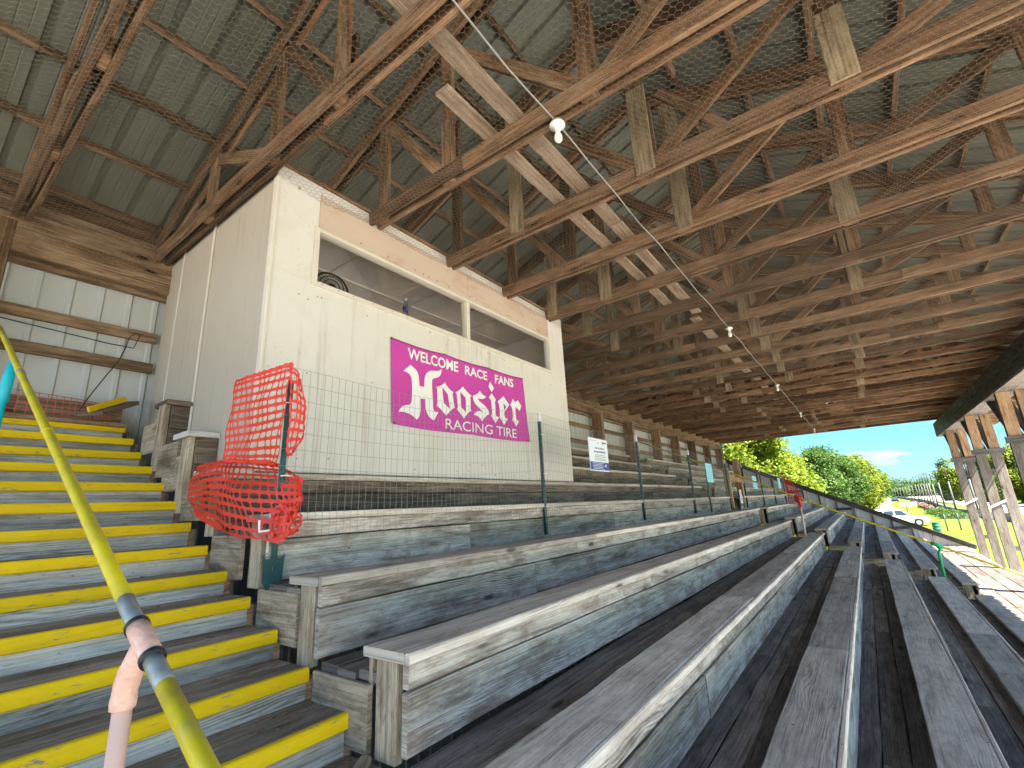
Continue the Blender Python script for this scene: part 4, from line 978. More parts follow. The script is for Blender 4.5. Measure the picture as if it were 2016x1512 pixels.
# grey planks closing the upper part of the end wall
mb = MB()
for j in range(7):
    z = 0.75 + j * 0.27; ya = (z + 0.14 - 1.065) / 0.488 + 0.36
    if ya < 3.4: mb.plank((25.19, max(ya, -1), z), (25.19, 3.5, z), 0.03, 0.25, (0, 0, 1), 0.004)
mb.build('plank', W_DARK, ew)
# ------------------------------------------------------------------ wire fence with steel posts
FY = 0.506
fence = empty('wire_fence', (5, FY, 0.4), 'welded wire mesh fence on dark green steel posts in front of the booth and benches', 'fence')
FPOSTS = [(0.075, 0.29, 1.60), (2.92, 0.385, 1.68), (5.70, 0.40, 1.69), (8.40, 0.40, 1.645), (11.5, 0.40, 1.62), (13.5, 0.38, 1.60), (16.3, 0.38, 1.56), (18.8, 0.37, 1.53), (21.6, 0.36, 1.5)]
def wave(x, z):
    return FY - 0.022 + 0.010 * math.sin(2.3 * x + 1.3 * z) + 0.006 * math.sin(6.1 * x - 2 * z)
def ftop(x):
    for (xa, _, za), (xb, _, zb) in zip(FPOSTS, FPOSTS[1:]):
        if xa <= x <= xb:
            t = (x - xa) / (xb - xa); return za + (zb - za) * t - 0.055 * math.sin(math.pi * t) - 0.02
    return 1.55
segs = []
def line(pts):
    for a, b in zip(pts, pts[1:]): segs.append((a, b))
x = 0.03
while x < 22.0:
    if not 11.62 < x < 13.35:
        zt = ftop(max(x, 0.076)); zb = 0.55 + 0.03 * math.sin(x * 0.9) - (0.03 if int(x / 0.0508) % 2 else 0); lean = 0.02 * math.sin(x * 1.7)
        line([(x + lean * k / 7 + 0.002 * math.sin(9 * x + k), wave(x, zb + (zt - zb) * k / 7), zb + (zt - zb) * k / 7) for k in range(8)])
    x += 0.0508 if x < 11.6 else 0.1016
for j in range(11):
    xs = [0.03 + i * 0.1 for i in range(117)]
    for rngx in ((0.03, 11.6), (13.36, 21.95)):
        n = int((rngx[1] - rngx[0]) / 0.15); p = []
        for i in range(n + 1):
            x = rngx[0] + (rngx[1] - rngx[0]) * i / n; zt = ftop(max(x, 0.076)); z = zt - j * 0.1016
            p.append((x, wave(x, z), z))
        line(p)
o = rods('wire_mesh', np.array(segs), 0.0014, M_WIRE); par(o, fence)
for n, (x, z0, z1) in enumerate(FPOSTS):
    mb = MB(); lean = -0.025 if n == 0 else 0.0
    mb.plank((x + lean, FY, z0), (x, FY, z1 - 0.10), 0.036, 0.006, (0, 1, 0), 0.001); mb.plank((x + lean, FY + 0.018, z0), (x, FY + 0.018, z1 - 0.10), 0.005, 0.034, (0, 1, 0), 0.001)
    k = z0 + 0.10
    while k < z1 - 0.14:
        t = (k - z0) / (z1 - z0); mb.box((x + lean * (1 - t) - 0.007, FY - 0.010, k), (x + lean * (1 - t) + 0.007, FY - 0.003, k + 0.022), 0.002); k += 0.055
    p = mb.build('post', M_TPOST, fence)
    mb = MB(); mb.plank((x, FY, z1 - 0.10), (x, FY, z1), 0.037, 0.007, (0, 1, 0), 0.001); mb.plank((x, FY + 0.019, z1 - 0.10), (x, FY + 0.019, z1), 0.006, 0.034, (0, 1, 0), 0.001); mb.build('white_tip', M_WHITE, p)
    if n == 0:
        a = x + lean; mb = MB(); mb.prism([(a - 0.062, FY - 0.008, 0.475), (a - 0.045, FY - 0.008, 0.455), (a + 0.045, FY - 0.008, 0.455), (a + 0.062, FY - 0.008, 0.475), (a + 0.055, FY - 0.008, 0.335), (a + 0.03, FY - 0.008, 0.29), (a - 0.03, FY - 0.008, 0.29), (a - 0.055, FY - 0.008, 0.335)], (0, 0.005, 0)); mb.build('anchor_plate', M_TPOST, p)
        mb = MB(); mb.tube([(a - 0.11, FY - 0.03, 0.665), (a - 0.105, FY - 0.03, 0.605), (a - 0.02, FY - 0.035, 0.61), (a + 0.06, FY - 0.03, 0.625), (a + 0.085, FY - 0.01, 0.61)], [0.006, 0.007, 0.007, 0.006, 0.005], 6); mb.build('plastic_strap', M_WHITE, p)
    for z in (z0 + 0.28, z0 + 0.62, z1 - 0.25):
        mb = MB(); mb.tube([(x - 0.03, FY - 0.022, z), (x, FY - 0.016, z + 0.004), (x + 0.03, FY - 0.022, z)], 0.0035, 5)
        mb.build('tie', M_WHITE, p)

# ------------------------------------------------------------------ orange safety netting
def catmull(p, t):
    n = len(p) - 1; f = min(max(t, 0), 0.99999) * n; i = int(f); u = f - i
    a, b, c, d = p[max(i - 1, 0)], p[i], p[i + 1], p[min(i + 2, n)]
    return 0.5 * (2 * b + (c - a) * u + (2 * a - 5 * b + 4 * c - d) * u * u + (3 * b - a - 3 * c + d) * u ** 3)
def safety_net(mb, ctrl, nu, nv, wob=0.012, wh=0.0085, wv=0.0045, seed=1, sub=4):
    """ctrl: list of columns, each a list of points from top to bottom; strands are thin flat ribbons"""
    rr = random.Random(seed); ph = [rr.uniform(0, 6) for _ in range(6)]
    def S(u, v):
        cols = [catmull([Vector(q) for q in c], v) for c in ctrl]
        p = catmull(cols, u)
        return p + Vector((0.6, -1, 0.15)) * wob * (math.sin(11 * u + 4 * v + ph[0]) * 0.6 + math.sin(23 * u - 7 * v + ph[1]) * 0.35 + math.sin(5 * u + 15 * v + ph[2]) * 0.3)
    def nrm(u, v):
        e = 0.004; a = S(u + e, v) - S(u - e, v); b = S(u, v + e) - S(u, v - e); return a.normalized(), b.normalized(), a.cross(b).normalized()
    def ribbon(par_, widthf, horizontal):
        quads = []
        for u, v in par_:
            a, b, n = nrm(u, v); w = (b if horizontal else a) * widthf(u, v); p = S(u, v); quads.append((p - w + n * 0.001, p + w + n * 0.001, p + w - n * 0.001, p - w - n * 0.001))
        vs_ = [q for qq in quads for q in qq]; fs = []
        for i in range(len(quads) - 1):
            for k in range(4): fs.append((i * 4 + k, i * 4 + (k + 1) % 4, i * 4 + 4 + (k + 1) % 4, i * 4 + 4 + k))
        mb.add(vs_, fs, [((0, 0),) * 4 for _ in fs])
    for j in range(nv + 1):
        v = j / nv; n = nu * sub
        ribbon([(i / n, v) for i in range(n + 1)], lambda u, v_: wh * (0.8 + 0.5 * abs(math.cos(math.pi * u * nu)) ** 2) * (1.25 if j in (0, nv) else 1), True)
    for i in range(nu + 1):
        u = i / nu; n = nv * sub
        ribbon([(u, k / n) for k in range(n + 1)], lambda u_, v: wv * (0.75 + 0.9 * abs(math.cos(math.pi * v * nv)) ** 2), False)
net = empty('orange_netting', (0, 0.8, 0.6), 'orange red plastic safety netting draped round the first fence post and the bench end', 'safety netting')
mb = MB()
safety_net(mb, [[(-0.053, 1.0, 1.565), (-0.055, 1.0, 1.4), (-0.05, 1.0, 1.2), (-0.045, 1.02, 1.05)], [(-0.01, 0.75, 1.575), (-0.01, 0.78, 1.4), (0.0, 0.8, 1.2), (0.0, 0.86, 1.03)], [(0.05, 0.47, 1.592), (0.045, 0.50, 1.40), (0.03, 0.50, 1.2), (0.05, 0.56, 0.99)]], 12, 12, 0.016, 0.0105, 0.0042, seed=3)
safety_net(mb, [[(0.05, 0.47, 1.59), (0.06, 0.46, 1.40), (0.06, 0.46, 1.2), (0.055, 0.455, 1.02)], [(0.085, 0.452, 1.53), (0.11, 0.44, 1.38), (0.12, 0.44, 1.2), (0.085, 0.45, 1.04)], [(0.10, 0.45, 1.48), (0.145, 0.455, 1.34), (0.16, 0.46, 1.16), (0.10, 0.455, 1.06)]], 4, 10, 0.010, 0.0105, 0.005, seed=5)
mb.build('upper_drape', M_ORANGE, net)
mb = MB()
safety_net(mb, [[(-0.05, 1.46, 1.035), (-0.075, 1.42, 0.93), (-0.07, 1.40, 0.83), (-0.06, 1.38, 0.735)], [(-0.04, 1.14, 1.045), (-0.085, 1.09, 0.93), (-0.08, 1.05, 0.8), (-0.06, 1.0, 0.65)], [(0.06, 1.03, 1.04), (-0.03, 0.86, 0.9), (-0.05, 0.75, 0.75), (-0.05, 0.62, 0.58)], [(0.10, 0.62, 0.99), (0.06, 0.50, 0.86), (0.04, 0.46, 0.71), (0.035, 0.44, 0.555)], [(0.14, 0.455, 0.90), (0.15, 0.445, 0.83), (0.155, 0.44, 0.75), (0.13, 0.44, 0.66)]], 22, 9, 0.020, 0.013, 0.0065, seed=9)
safety_net(mb, [[(0.0, 0.46, 0.72), (0.0, 0.45, 0.66), (0.0, 0.44, 0.58)], [(0.06, 0.43, 0.75), (0.07, 0.42, 0.66), (0.06, 0.43, 0.56)], [(0.15, 0.45, 0.72), (0.16, 0.44, 0.66), (0.14, 0.44, 0.60)]], 6, 5, 0.018, 0.008, 0.006, seed=15)
mb.build('lower_drape', M_ORANGE, net)
pn = empty('orange_netting', (-1, 3.4, 1.65), 'faded orange netting strip along the foot of the back wall above the stairs', 'safety netting')
mb = MB(); safety_net(mb, [[(-2.6, 3.50, 1.86), (-2.6, 3.49, 1.76), (-2.6, 3.47, 1.66)], [(-1.3, 3.48, 1.88), (-1.3, 3.49, 1.76), (-1.3, 3.47, 1.65)], [(-0.45, 3.50, 1.85), (-0.45, 3.48, 1.75), (-0.45, 3.46, 1.66)], [(-0.1, 3.51, 1.82), (-0.1, 3.49, 1.75), (-0.1, 3.46, 1.67)]], 36, 4, 0.006, 0.003, 0.0028, seed=21, sub=2); mb.build('strip', M_PINKNET, pn)
rn = empty('orange_netting', (12.2, -0.8, 0.5), 'red netting flap hanging from the far handrail post', 'safety netting')
mb = MB(); safety_net(mb, [[(12.25, -0.62, 1.13), (12.25, -0.64, 0.9), (12.27, -0.64, 0.7), (12.28, -0.66, 0.46)], [(12.22, -0.78, 0.98), (12.24, -0.78, 0.85), (12.25, -0.78, 0.65), (12.26, -0.78, 0.45)], [(12.2, -0.93, 0.74), (12.22, -0.93, 0.65), (12.22, -0.93, 0.55), (12.22, -0.93, 0.42)]], 7, 10, 0.01, 0.009, 0.006, seed=31); mb.build('flap', M_ORANGE, rn)

# ------------------------------------------------------------------ handrails
def rail_post_wrap(parent, base, top, r, mat, jit=0.05):
    n = 12; pts = [Vector(base).lerp(Vector(top), i / n) + Vector((random.gauss(0, 0.0025), random.gauss(0, 0.0025), 0)) for i in range(n + 1)]
    mb = MB(); mb.tube(pts, [r * random.uniform(0.93, 1.1) for _ in pts], 18, jit=jit); return mb.build('tape_wrap', mat, parent, True)
hr = empty('handrail', (-0.98, -0.98, zst(-4)), 'yellow painted pipe handrail up the middle of the near stairs, with peach taped post', 'handrail')
J = Vector((-0.98, -0.97, 0.428)); ru = 0.0170
Ut = J + Vector((0, 1, 0.4535)) * 4.05; Ub = J + (Ut - J).normalized() * 0.05
Dl = Vector((0, -1, -0.43)).normalized(); Db = J + Dl * 0.065; Dt = J + Dl * 2.6
mb = MB(); mb.tube([Ub.lerp(Ut, i / 8) + Vector((0, 0, -0.02 * math.sin(math.pi * i / 8) * 0)) for i in range(9)], ru, 20)
up_rail = mb.build('upper_rail', M_RAIL, hr, True)
mb = MB(); mb.tube([Db.lerp(Dt, i / 8) for i in range(9)], ru, 20); lo_rail = mb.build('lower_rail', M_RAIL, hr, True)
def sleeve(name, a, b, r, mat, parent, jit=0.0, n=20):
    mb = MB(); mb.tube([a, a.lerp(b, 0.33), a.lerp(b, 0.66), b], r, n, jit=jit); return mb.build(name, mat, parent, True)
du = (Ut - J).normalized()
sleeve('bare_patch', J + du * 0.06, J + du * 0.165, ru + 0.0006, M_BARE, up_rail)
sleeve('bare_patch', J + Dl * 0.072, J + Dl * 0.155, ru + 0.0006, M_BARE, lo_rail)
sleeve('coupling', J + du * 0.048, J + du * 0.059, ru + 0.0062, M_BLACK, hr)
sleeve('coupling', J + Dl * 0.060, J + Dl * 0.071, ru + 0.0062, M_BLACK, hr)
sleeve('tee', J + du * 0.05, J + Dl * 0.062, ru + 0.004, M_TAPE, hr, 0.012)
mb = MB()
wp = [J + Vector(q) for q in ((0, 0.002, -0.008), (-0.002, 0.018, -0.035), (-0.004, 0.036, -0.06), (-0.005, 0.046, -0.085), (-0.006, 0.048, -0.10), (-0.006, 0.047, -0.115), (-0.006, 0.046, -0.13), (-0.006, 0.046, -0.132))]
mb.tube(wp, [0.019, 0.021, 0.0225, 0.0235, 0.022, 0.0235, 0.0225, 0.018], 22, jit=0.035); mb.build('tape_wrap', M_TAPE, hr, True)
mb = MB(); mb.tube([J + Vector((-0.006, 0.046, -0.128)), Vector((-0.985, -0.935, zst(-4) + 0.002))], 0.0172, 18); mb.build('post', M_PEACH, hr, True)
# couplings and sleeves further up the rail
for t, r_, m_ in ((0.34, ru + 0.002, M_RAIL), (0.60, ru + 0.004, M_BARE), (0.62, ru + 0.0025, M_RAIL)):
    a = J.lerp(Ut, t); sleeve('sleeve', a, a + du * 0.035, r_, m_, up_rail)
a = Vector((-0.98, 1.86, 0)); a.z = J.z + (a.y - J.y) * du.z / du.y
mb = MB(); zf = zst(6); mb.tube([(a.x - 0.01, a.y, zf), (a.x - 0.01, a.y, zf + 0.60), (a.x - 0.008, a.y, zf + 0.605), (a.x - 0.004, a.y, a.z - 0.12), (a.x, a.y, a.z - 0.01)], [0.022, 0.022, 0.028, 0.027, 0.018], 18); mb.build('teal_post', M_TEAL, hr, True)

h2 = empty('handrail', (12.05, -0.9, zst(-3)), 'long yellow pipe handrail down the far aisle with red and bright green posts', 'handrail')
mb = MB(); mb.tube([(12.05, 2.93, 2.425), (12.05, 1.6, 1.80), (12.05, 0.28, 1.176), (12.05, -0.9, 0.585), (12.05, -2.0, 0.06), (12.05, -3.2, -0.487), (12.05, -4.34, -1.035), (12.05, -5.0, -1.34)], 0.02, 14); mb.build('rail', M_RAIL, h2, True)
mb = MB(); mb.tube([(12.05, -0.9, 0.36), (12.05, -0.9, 0.56), (12.05, -0.90, 0.585)], [0.028, 0.036, 0.03], 14); mb.tube([(12.05, -0.97, 0.565), (12.05, -0.82, 0.62)], 0.035, 14); mb.build('red_tee', M_ORANGE, h2, True)
mb = MB(); mb.tube([(12.05, -0.88, zst(-3)), (12.05, -0.9, 0.37)], 0.026, 14); mb.build('peach_post', M_PEACH, h2, True)
mb = MB(); mb.tube([(12.05, -3.17, zst(-11) + 0.02), (12.05, -3.2, -0.63), (12.05, -3.24, -0.57), (12.05, -3.2, -0.49)], [0.027, 0.027, 0.033, 0.033], 14); mb.tube([(12.05, -3.29, -0.53), (12.05, -3.11, -0.445)], 0.036, 14); mb.build('green_post', M_GREEN, h2, True)

# ------------------------------------------------------------------ wooden frame closing the far aisle
wg = empty('gate_frame', (12.5, FY, 0.4), 'rough orange brown wooden frame blocking the far aisle in the fence line', 'frame')
for x, z0, z1, w in ((11.66, 0.42, 1.42, 0.14), (11.82, 0.40, 1.34, 0.09), (13.02, 0.40, 1.72, 0.15), (13.22, 0.40, 1.22, 0.09)):
    mb = MB(); mb.plank((x, FY + 0.05, z0), (x, FY + 0.05, z1), 0.09, w, (0, 1, 0), 0.004); mb.build('post', W_SCAB, wg)
mb = MB(); mb.plank((11.62, FY - 0.01, 1.175), (13.32, FY - 0.01, 1.10), 0.03, 0.13, c=0.004); mb.build('cross_board', W_SCAB, wg)

# ------------------------------------------------------------------ signs on the fence
def sign(name, x0, x1, z0, z1, y, mat, label, group=None, tilt=0.0):
    r_ = empty(name, ((x0 + x1) / 2, y, z0), label, 'sign', group)
    mb = MB(); mb.prism([(x0, y, z0), (x1, y, z0 - 0.004), (x1 + tilt, y, z1 - 0.004), (x0 + tilt, y, z1)], (0, 0.006, 0)); mb.build('board', mat, r_); return r_
sx0, sx1, sz0, sz1, sy = 3.965, 4.505, 1.078, 1.50, FY - 0.038
s1 = sign('notice_sign', sx0, sx1, sz0, sz1, sy, M_SIGN, 'white printed notice with a navy bottom band tied to the wire fence')
Wd, Ht = sx1 - sx0, sz1 - sz0; yf = lambda x, z: sy - 0.002
mb = MB()
put_text(mb, 'Ask us about', sx0 + Wd * 0.30, sx0 + Wd * 0.80, sz0 + Ht * 0.665, sz0 + Ht * 0.74, 0, 0.012, yf); put_text(mb, 'the grandstands', sx0 + Wd * 0.24, sx0 + Wd * 0.86, sz0 + Ht * 0.535, sz0 + Ht * 0.63, 0, 0.012, yf)
mb.build('lettering', M_INK, s1)
for i, z in enumerate((0.475, 0.43, 0.375, 0.33)):
    a, b = (0.28, 0.84) if i % 2 == 0 else (0.25, 0.88)
    mb = MB(); mb.box((sx0 + Wd * a, sy - 0.003, sz0 + Ht * z), (sx0 + Wd * b, sy - 0.0015, sz0 + Ht * (z + 0.012)), 0.0002); mb.build('text_line', M_INK, s1)
mb = MB()
mb.box((sx0 + Wd * 0.08, sy - 0.003, sz0 + Ht * 0.915), (sx0 + Wd * 0.42, sy - 0.0015, sz0 + Ht * 0.922), 0.0002)
mb.build('text_line', M_INK, s1)
mb = MB(); mb.tube([(sx0 + Wd * 0.5, sy - 0.001, sz0 + Ht * 0.86), (sx0 + Wd * 0.5, sy - 0.0028, sz0 + Ht * 0.86)], 0.010, 8); mb.build('dot', M_INK, s1)
mb = MB(); mb.prism([(sx0 + Wd * 0.70, sy - 0.003, sz0 + Ht * 0.93), (sx0 + Wd * 0.76, sy - 0.003, sz0 + Ht * 0.80), (sx0 + Wd * 0.79, sy - 0.003, sz0 + Ht * 0.87), (sx0 + Wd * 0.93, sy - 0.003, sz0 + Ht * 0.86), (sx0 + Wd * 0.93, sy - 0.003, sz0 + Ht * 0.90), (sx0 + Wd * 0.76, sy - 0.003, sz0 + Ht * 0.90)], (0, 0.0015, 0))
mb.build('emblem', M_INK, s1)
mb = MB(); mb.box((sx0 + 0.006, sy - 0.004, sz0 + 0.012), (sx1 - 0.006, sy - 0.0015, sz0 + Ht * 0.27), 0.0003); nb = mb.build('navy_band', M_BLUE, s1)
mb = MB()
for i in range(5): mb.box((sx0 + Wd * 0.12, sy - 0.0058, sz0 + Ht * (0.06 + i * 0.042)), (sx0 + Wd * (0.62 if i % 2 else 0.7), sy - 0.0042, sz0 + Ht * (0.072 + i * 0.042)), 0.0002)
mb.tube([(sx0 + Wd * 0.80, sy - 0.0042, sz0 + Ht * 0.17), (sx0 + Wd * 0.80, sy - 0.0058, sz0 + Ht * 0.17)], 0.018, 10)
mb.build('white_print', M_SIGN, nb)
SG = 'pale blue notice boards along the fence'
for (x0, x1, z0, z1, lab) in ((9.40, 9.92, 1.02, 1.43, 'nearest pale blue notice board on the fence, between the fourth post and the wooden frame'), (14.55, 15.2, 0.90, 1.28, 'pale blue notice board on the fence just past the wooden frame'), (19.8, 20.4, 0.94, 1.34, 'farthest pale blue notice board near the end of the fence')):
    s_ = sign('notice_sign', x0, x1, z0, z1, FY - 0.04, M_CYAN, lab, SG, 0.0)
    mb = MB()
    for i in range(7): mb.box((x0 + 0.07 + 0.02 * (i % 3), FY - 0.0432, z1 - 0.07 - i * 0.045), (x1 - 0.06 - 0.03 * (i % 2), FY - 0.0415, z1 - 0.052 - i * 0.045), 0.0003)
    mb.build('faded_print', M_CYANINK, s_)
mb = MB(); mb.plank((9.45, FY - 0.02, 0.40), (9.45, FY - 0.02, 1.3), 0.03, 0.03, (0, 1, 0), 0.002); o = mb.build('sign_stake', M_TPOST); tag(o, 'thin green stake holding the nearest pale blue notice board', 'stake')
s3 = sign('notice_sign', 12.47, 12.72, 0.42, 0.87, FY - 0.03, M_SIGN, 'narrow white notice with a dark foot hanging in the wooden frame of the far aisle')
mb = MB(); mb.box((12.475, FY - 0.034, 0.425), (12.715, FY - 0.0315, 0.51), 0.0003)
for i in range(6): mb.box((12.50, FY - 0.0332, 0.80 - i * 0.042), (12.68 - 0.02 * (i % 2), FY - 0.0315, 0.818 - i * 0.042), 0.0003)
mb.build('dark_print', M_INK, s3)

# ------------------------------------------------------------------ litter on the steps
mb = MB()
def leafbit(x, y, z, s):
    a = random.uniform(0, 6.28); c, d = math.cos(a) * s, math.sin(a) * s; h = random.uniform(0.1, 0.6) * s
    mb.add([(x - c, y - d, z + 0.001), (x + d * 0.5, y - c * 0.5, z + h), (x + c, y + d, z + 0.002), (x - d * 0.5, y + c * 0.5, z + h * 0.7)], [(0, 1, 2), (0, 2, 3)], [((0, 0), (0, 1), (1, 1)), ((0, 0), (1, 1), (1, 0))])
for n in range(-6, 4):
    for _ in range(55 if n < 2 else 14):
        x = -abs(random.gauss(0, 0.28)) - 0.01 if random.random() < 0.72 else random.uniform(-2, 0); leafbit(x, n * T + random.betavariate(3, 1.3) * 0.27 + 0.02, zst(n), random.uniform(0.006, 0.017))
for _ in range(60): leafbit(random.uniform(0.03, 0.30), random.uniform(0.33, 0.53), SEATZ[2] - 0.372, random.uniform(0.005, 0.012))
o = mb.build('leaf_litter', M_LEAFD); tag(o, 'dry pinkish leaf bits scattered on the steps', 'leaf litter', None, 'stuff')
mb = MB(); mb.plank((-0.115, -0.52, zst(-2) + 0.02), (-0.02, -0.47, zst(-2) + 0.022), 0.05, 0.035, c=0.008, jit=0.004)
o = mb.build('wood_scrap', W_POST); tag(o, 'small broken scrap of wood lying on a lower step by the bench post', 'wood scrap')
# ------------------------------------------------------------------ trees
def crown_mesh(name, mat, blobs, n, leaf, seed, flat=0.35):
    """leaf-sized faces in clumps through the volume of a group of blobs (x, y, z, rx, rz)"""
    g = np.random.default_rng(seed)
    w = np.array([b[3] ** 2 * b[4] for b in blobs]); w = w / w.sum()
    per = 14; nc = n // per
    which = g.choice(len(blobs), nc, p=w)
    B = np.array(blobs)[which]
    d = g.normal(size=(nc, 3)); d /= np.linalg.norm(d, axis=1, keepdims=True)
    rr = 0.55 + 0.5 * g.random(nc) ** 0.6
    cen = B[:, :3] + d * np.stack([B[:, 3], B[:, 3], B[:, 4]], -1) * rr[:, None]
    cs = leaf * 2.3
    pos = np.repeat(cen, per, 0) + g.normal(size=(nc * per, 3)) * cs * np.array([1, 1, flat + 0.25])
    m = len(pos)
    nrm = g.normal(size=(m, 3)) * 0.55 + np.repeat(d, per, 0) * 0.5 + np.array([0, 0, 0.75]); nrm /= np.linalg.norm(nrm, axis=1, keepdims=True)
    a = np.cross(nrm, g.normal(size=(m, 3))); a /= np.linalg.norm(a, axis=1, keepdims=True); b = np.cross(nrm, a)
    s = leaf * (0.6 + 0.8 * g.random((m, 1)))
    V = np.stack([pos - a * s, pos + b * s * 0.55, pos + a * s, pos - b * s * 0.55], 1)
    V[:, 1] += nrm * s * 0.2; V[:, 3] += nrm * s * 0.2
    me = bpy.data.meshes.new(name); me.vertices.add(m * 4); me.vertices.foreach_set('co', V.reshape(-1).astype(np.float32))
    me.loops.add(m * 4); me.loops.foreach_set('vertex_index', np.arange(m * 4, dtype=np.int32)); me.polygons.add(m)
    me.polygons.foreach_set('loop_start', (np.arange(m) * 4).astype(np.int32)); me.polygons.foreach_set('loop_total', np.full(m, 4, dtype=np.int32)); me.update(calc_edges=True)
    at = me.attributes.new('tint', 'FLOAT', 'POINT')
    t = np.clip(np.repeat(g.random(nc) * 0.75, per) + g.random(m) * 0.3, 0, 1); at.data.foreach_set('value', np.repeat(t, 4).astype(np.float32))
    me.materials.append(mat); return me
def blobs_for(g, R, H, z0, n, conic=False):
    bl = []
    for i in range(n):
        t = g.random(); z = z0 + H * t
        prof = (1 - t) ** 0.9 if conic else math.sin(math.pi * (0.12 + 0.80 * t)) ** 0.7
        a = g.random() * 6.28; r = R * prof * 0.62 * math.sqrt(g.random())
        s = R * prof * (0.42 if conic else 0.40) * (0.75 + 0.5 * g.random()) + 0.15
        bl.append((r * math.cos(a), r * math.sin(a), z, s, s * 0.85))
    return bl
def trunk_mesh(R, H, z0, seed):
    r_ = random.Random(seed); mb = MB()
    mb.tube([(0, 0, 0), (0.04 * R, 0, z0 * 0.5), (0.02 * R, 0.03 * R, z0), (0, 0, z0 + H * 0.45), (0.05 * R, 0, z0 + H * 0.8)], [0.09 * R, 0.065 * R, 0.055 * R, 0.035 * R, 0.012 * R], 9)
    for i in range(7):
        a = r_.uniform(0, 6.28); zz = z0 + H * r_.uniform(-0.05, 0.4); l = R * r_.uniform(0.5, 0.85)
        mb.tube([(0, 0, zz), (math.cos(a) * l * 0.5, math.sin(a) * l * 0.5, zz + H * 0.14), (math.cos(a) * l, math.sin(a) * l, zz + H * r_.uniform(0.2, 0.34))], [0.035 * R, 0.022 * R, 0.008 * R], 6)
    return mb
def tree(x, y, R, H, z0, mat, n, leaf, seed, label, group, conic=False, name='broadleaf_tree'):
    g = np.random.default_rng(seed)
    root = empty(name, (x, y, GZ), label, 'tree', group)
    me = crown_mesh('crown', mat, blobs_for(g, R, H, z0, 26 if not conic else 34, conic), n, leaf, seed + 1)
    c = bpy.data.objects.new('crown', me); COL.objects.link(c); c.parent = root
    t = trunk_mesh(R, H, z0, seed).build('trunk', M_BARK, None, True); t.parent = root
    return root
AV = 'broadleaf trees lining the gravel road beyond the stand'
tree(50.5, 5.4, 4.6, 9.2, 1.6, M_LEAF_Y, 26000, 0.17, 41, 'bright yellow green tree nearest the far end of the stand', AV)
tree(43.0, 8.6, 4.6, 9.4, 1.4, M_LEAF_Y, 20000, 0.18, 42, 'yellow green tree half hidden by the far corner post of the back wall', AV)
tree(66, 6.6, 4.6, 8.6, 1.2, M_LEAF_Y, 18000, 0.19, 49, 'yellow green tree second along the gravel road', AV)
tree(84.5, 3.6, 5.2, 9.6, 1.0, M_LEAF_G, 24000, 0.19, 43, 'rounded mid green tree beside the road, third from the stand', AV)
tree(97, 2.3, 5.4, 10.2, 1.0, M_LEAF_G, 22000, 0.20, 44, 'tall mid green tree at the middle of the road side row', AV)
tree(118, 0.8, 5.6, 10.6, 1.2, M_LEAF_Y, 16000, 0.24, 45, 'yellow green tree beyond the middle of the road side row', AV)
tree(140, -1.2, 5.8, 10.6, 1.2, M_LEAF_Y, 14000, 0.27, 46, 'small looking yellow green tree near the far end of the road side row', AV)
tree(168, -2.8, 5.6, 9.6, 1.0, M_LEAF_G, 11000, 0.3, 47, 'dark green tree at the far end of the road side row', AV)
RG = 'trees on the far side of the track'
tree(200, -23.0, 3.6, 13.0, 0.8, M_LEAF_D, 14000, 0.24, 51, 'dark pointed evergreen beyond the track poles', RG, True, 'evergreen_tree')
tree(184, -23.3, 4.2, 11.2, 0.8, M_LEAF_Y, 11000, 0.28, 52, 'yellow green tree right of the dark evergreen beyond the track', RG)
tree(165, -25.5, 5.2, 11.5, 0.6, M_LEAF_G, 14000, 0.26, 53, 'mid green tree behind the farthest timber column', RG)
tree(150, -29.5, 5.4, 11.6, 0.6, M_LEAF_Y, 14000, 0.26, 54, 'yellow green tree between the two farther timber columns', RG)
tree(140, -33.0, 5.0, 12.6, 0.8, M_LEAF_D, 15000, 0.26, 55, 'dark green tree behind the middle timber column', RG)
tree(122, -33.5, 6.2, 14.5, 0.8, M_LEAF_G, 18000, 0.26, 56, 'tall mid green tree at the right edge of the picture', RG)
# far wood on the horizon: one mass
g = np.random.default_rng(77); bl = []
for i in range(150):
    t = i / 149; x = 330 + 90 * t + g.normal() * 6; y = 40 - 190 * t; bl.append((x, y, 2.5 + g.random() * 2.4, 6.5 + 3 * g.random(), 3.6 + 2.6 * g.random()))
me = crown_mesh('far_wood', M_LEAF_G, bl, 60000, 0.55, 78)
o = bpy.data.objects.new('far_wood', me); COL.objects.link(o); o.location = (0, 0, GZ); tag(o, 'far line of green woodland on the horizon', 'woodland', None, 'stuff')

# ------------------------------------------------------------------ track poles, fences
PG = 'tall pale poles along the race track'
POLES = [(73.8, -14.6, 7.5), (85.0, -13.4, 7.0), (96.4, -12.5, 6.9), (109.5, -12.55, 6.95), (123.4, -12.9, 6.85), (136, -13.4, 7.2), (149, -14.0, 7.3), (162, -14.5, 7.4), (176, -14.9, 7.5), (190, -15.2, 7.6), (203, -15.4, 7.8), (217, -15.3, 7.5), (231, -15.2, 7.4), (246, -15.0, 7.3), (262, -14.8, 7.2), (279, -14.6, 7.1), (297, -14.3, 7.0), (316, -14.0, 6.9), (335, -13.7, 6.8)]
proto = empty('track_pole', (0, 0, 0))
mb = MB(); mb.tube([(0, 0, 0), (0, 0, 5.0)], [0.13, 0.10], 10); mb.build('lower_pole', M_POLE, proto, True)
mb = MB(); mb.tube([(0, 0, 5.0), (0, 0, 7.0)], [0.09, 0.08], 8); mb.tube([(0, 0, 6.85), (-0.15, 0.5, 7.0), (-0.2, 0.9, 7.05)], 0.05, 6); mb.build('dark_top', M_TYRE, proto, True)
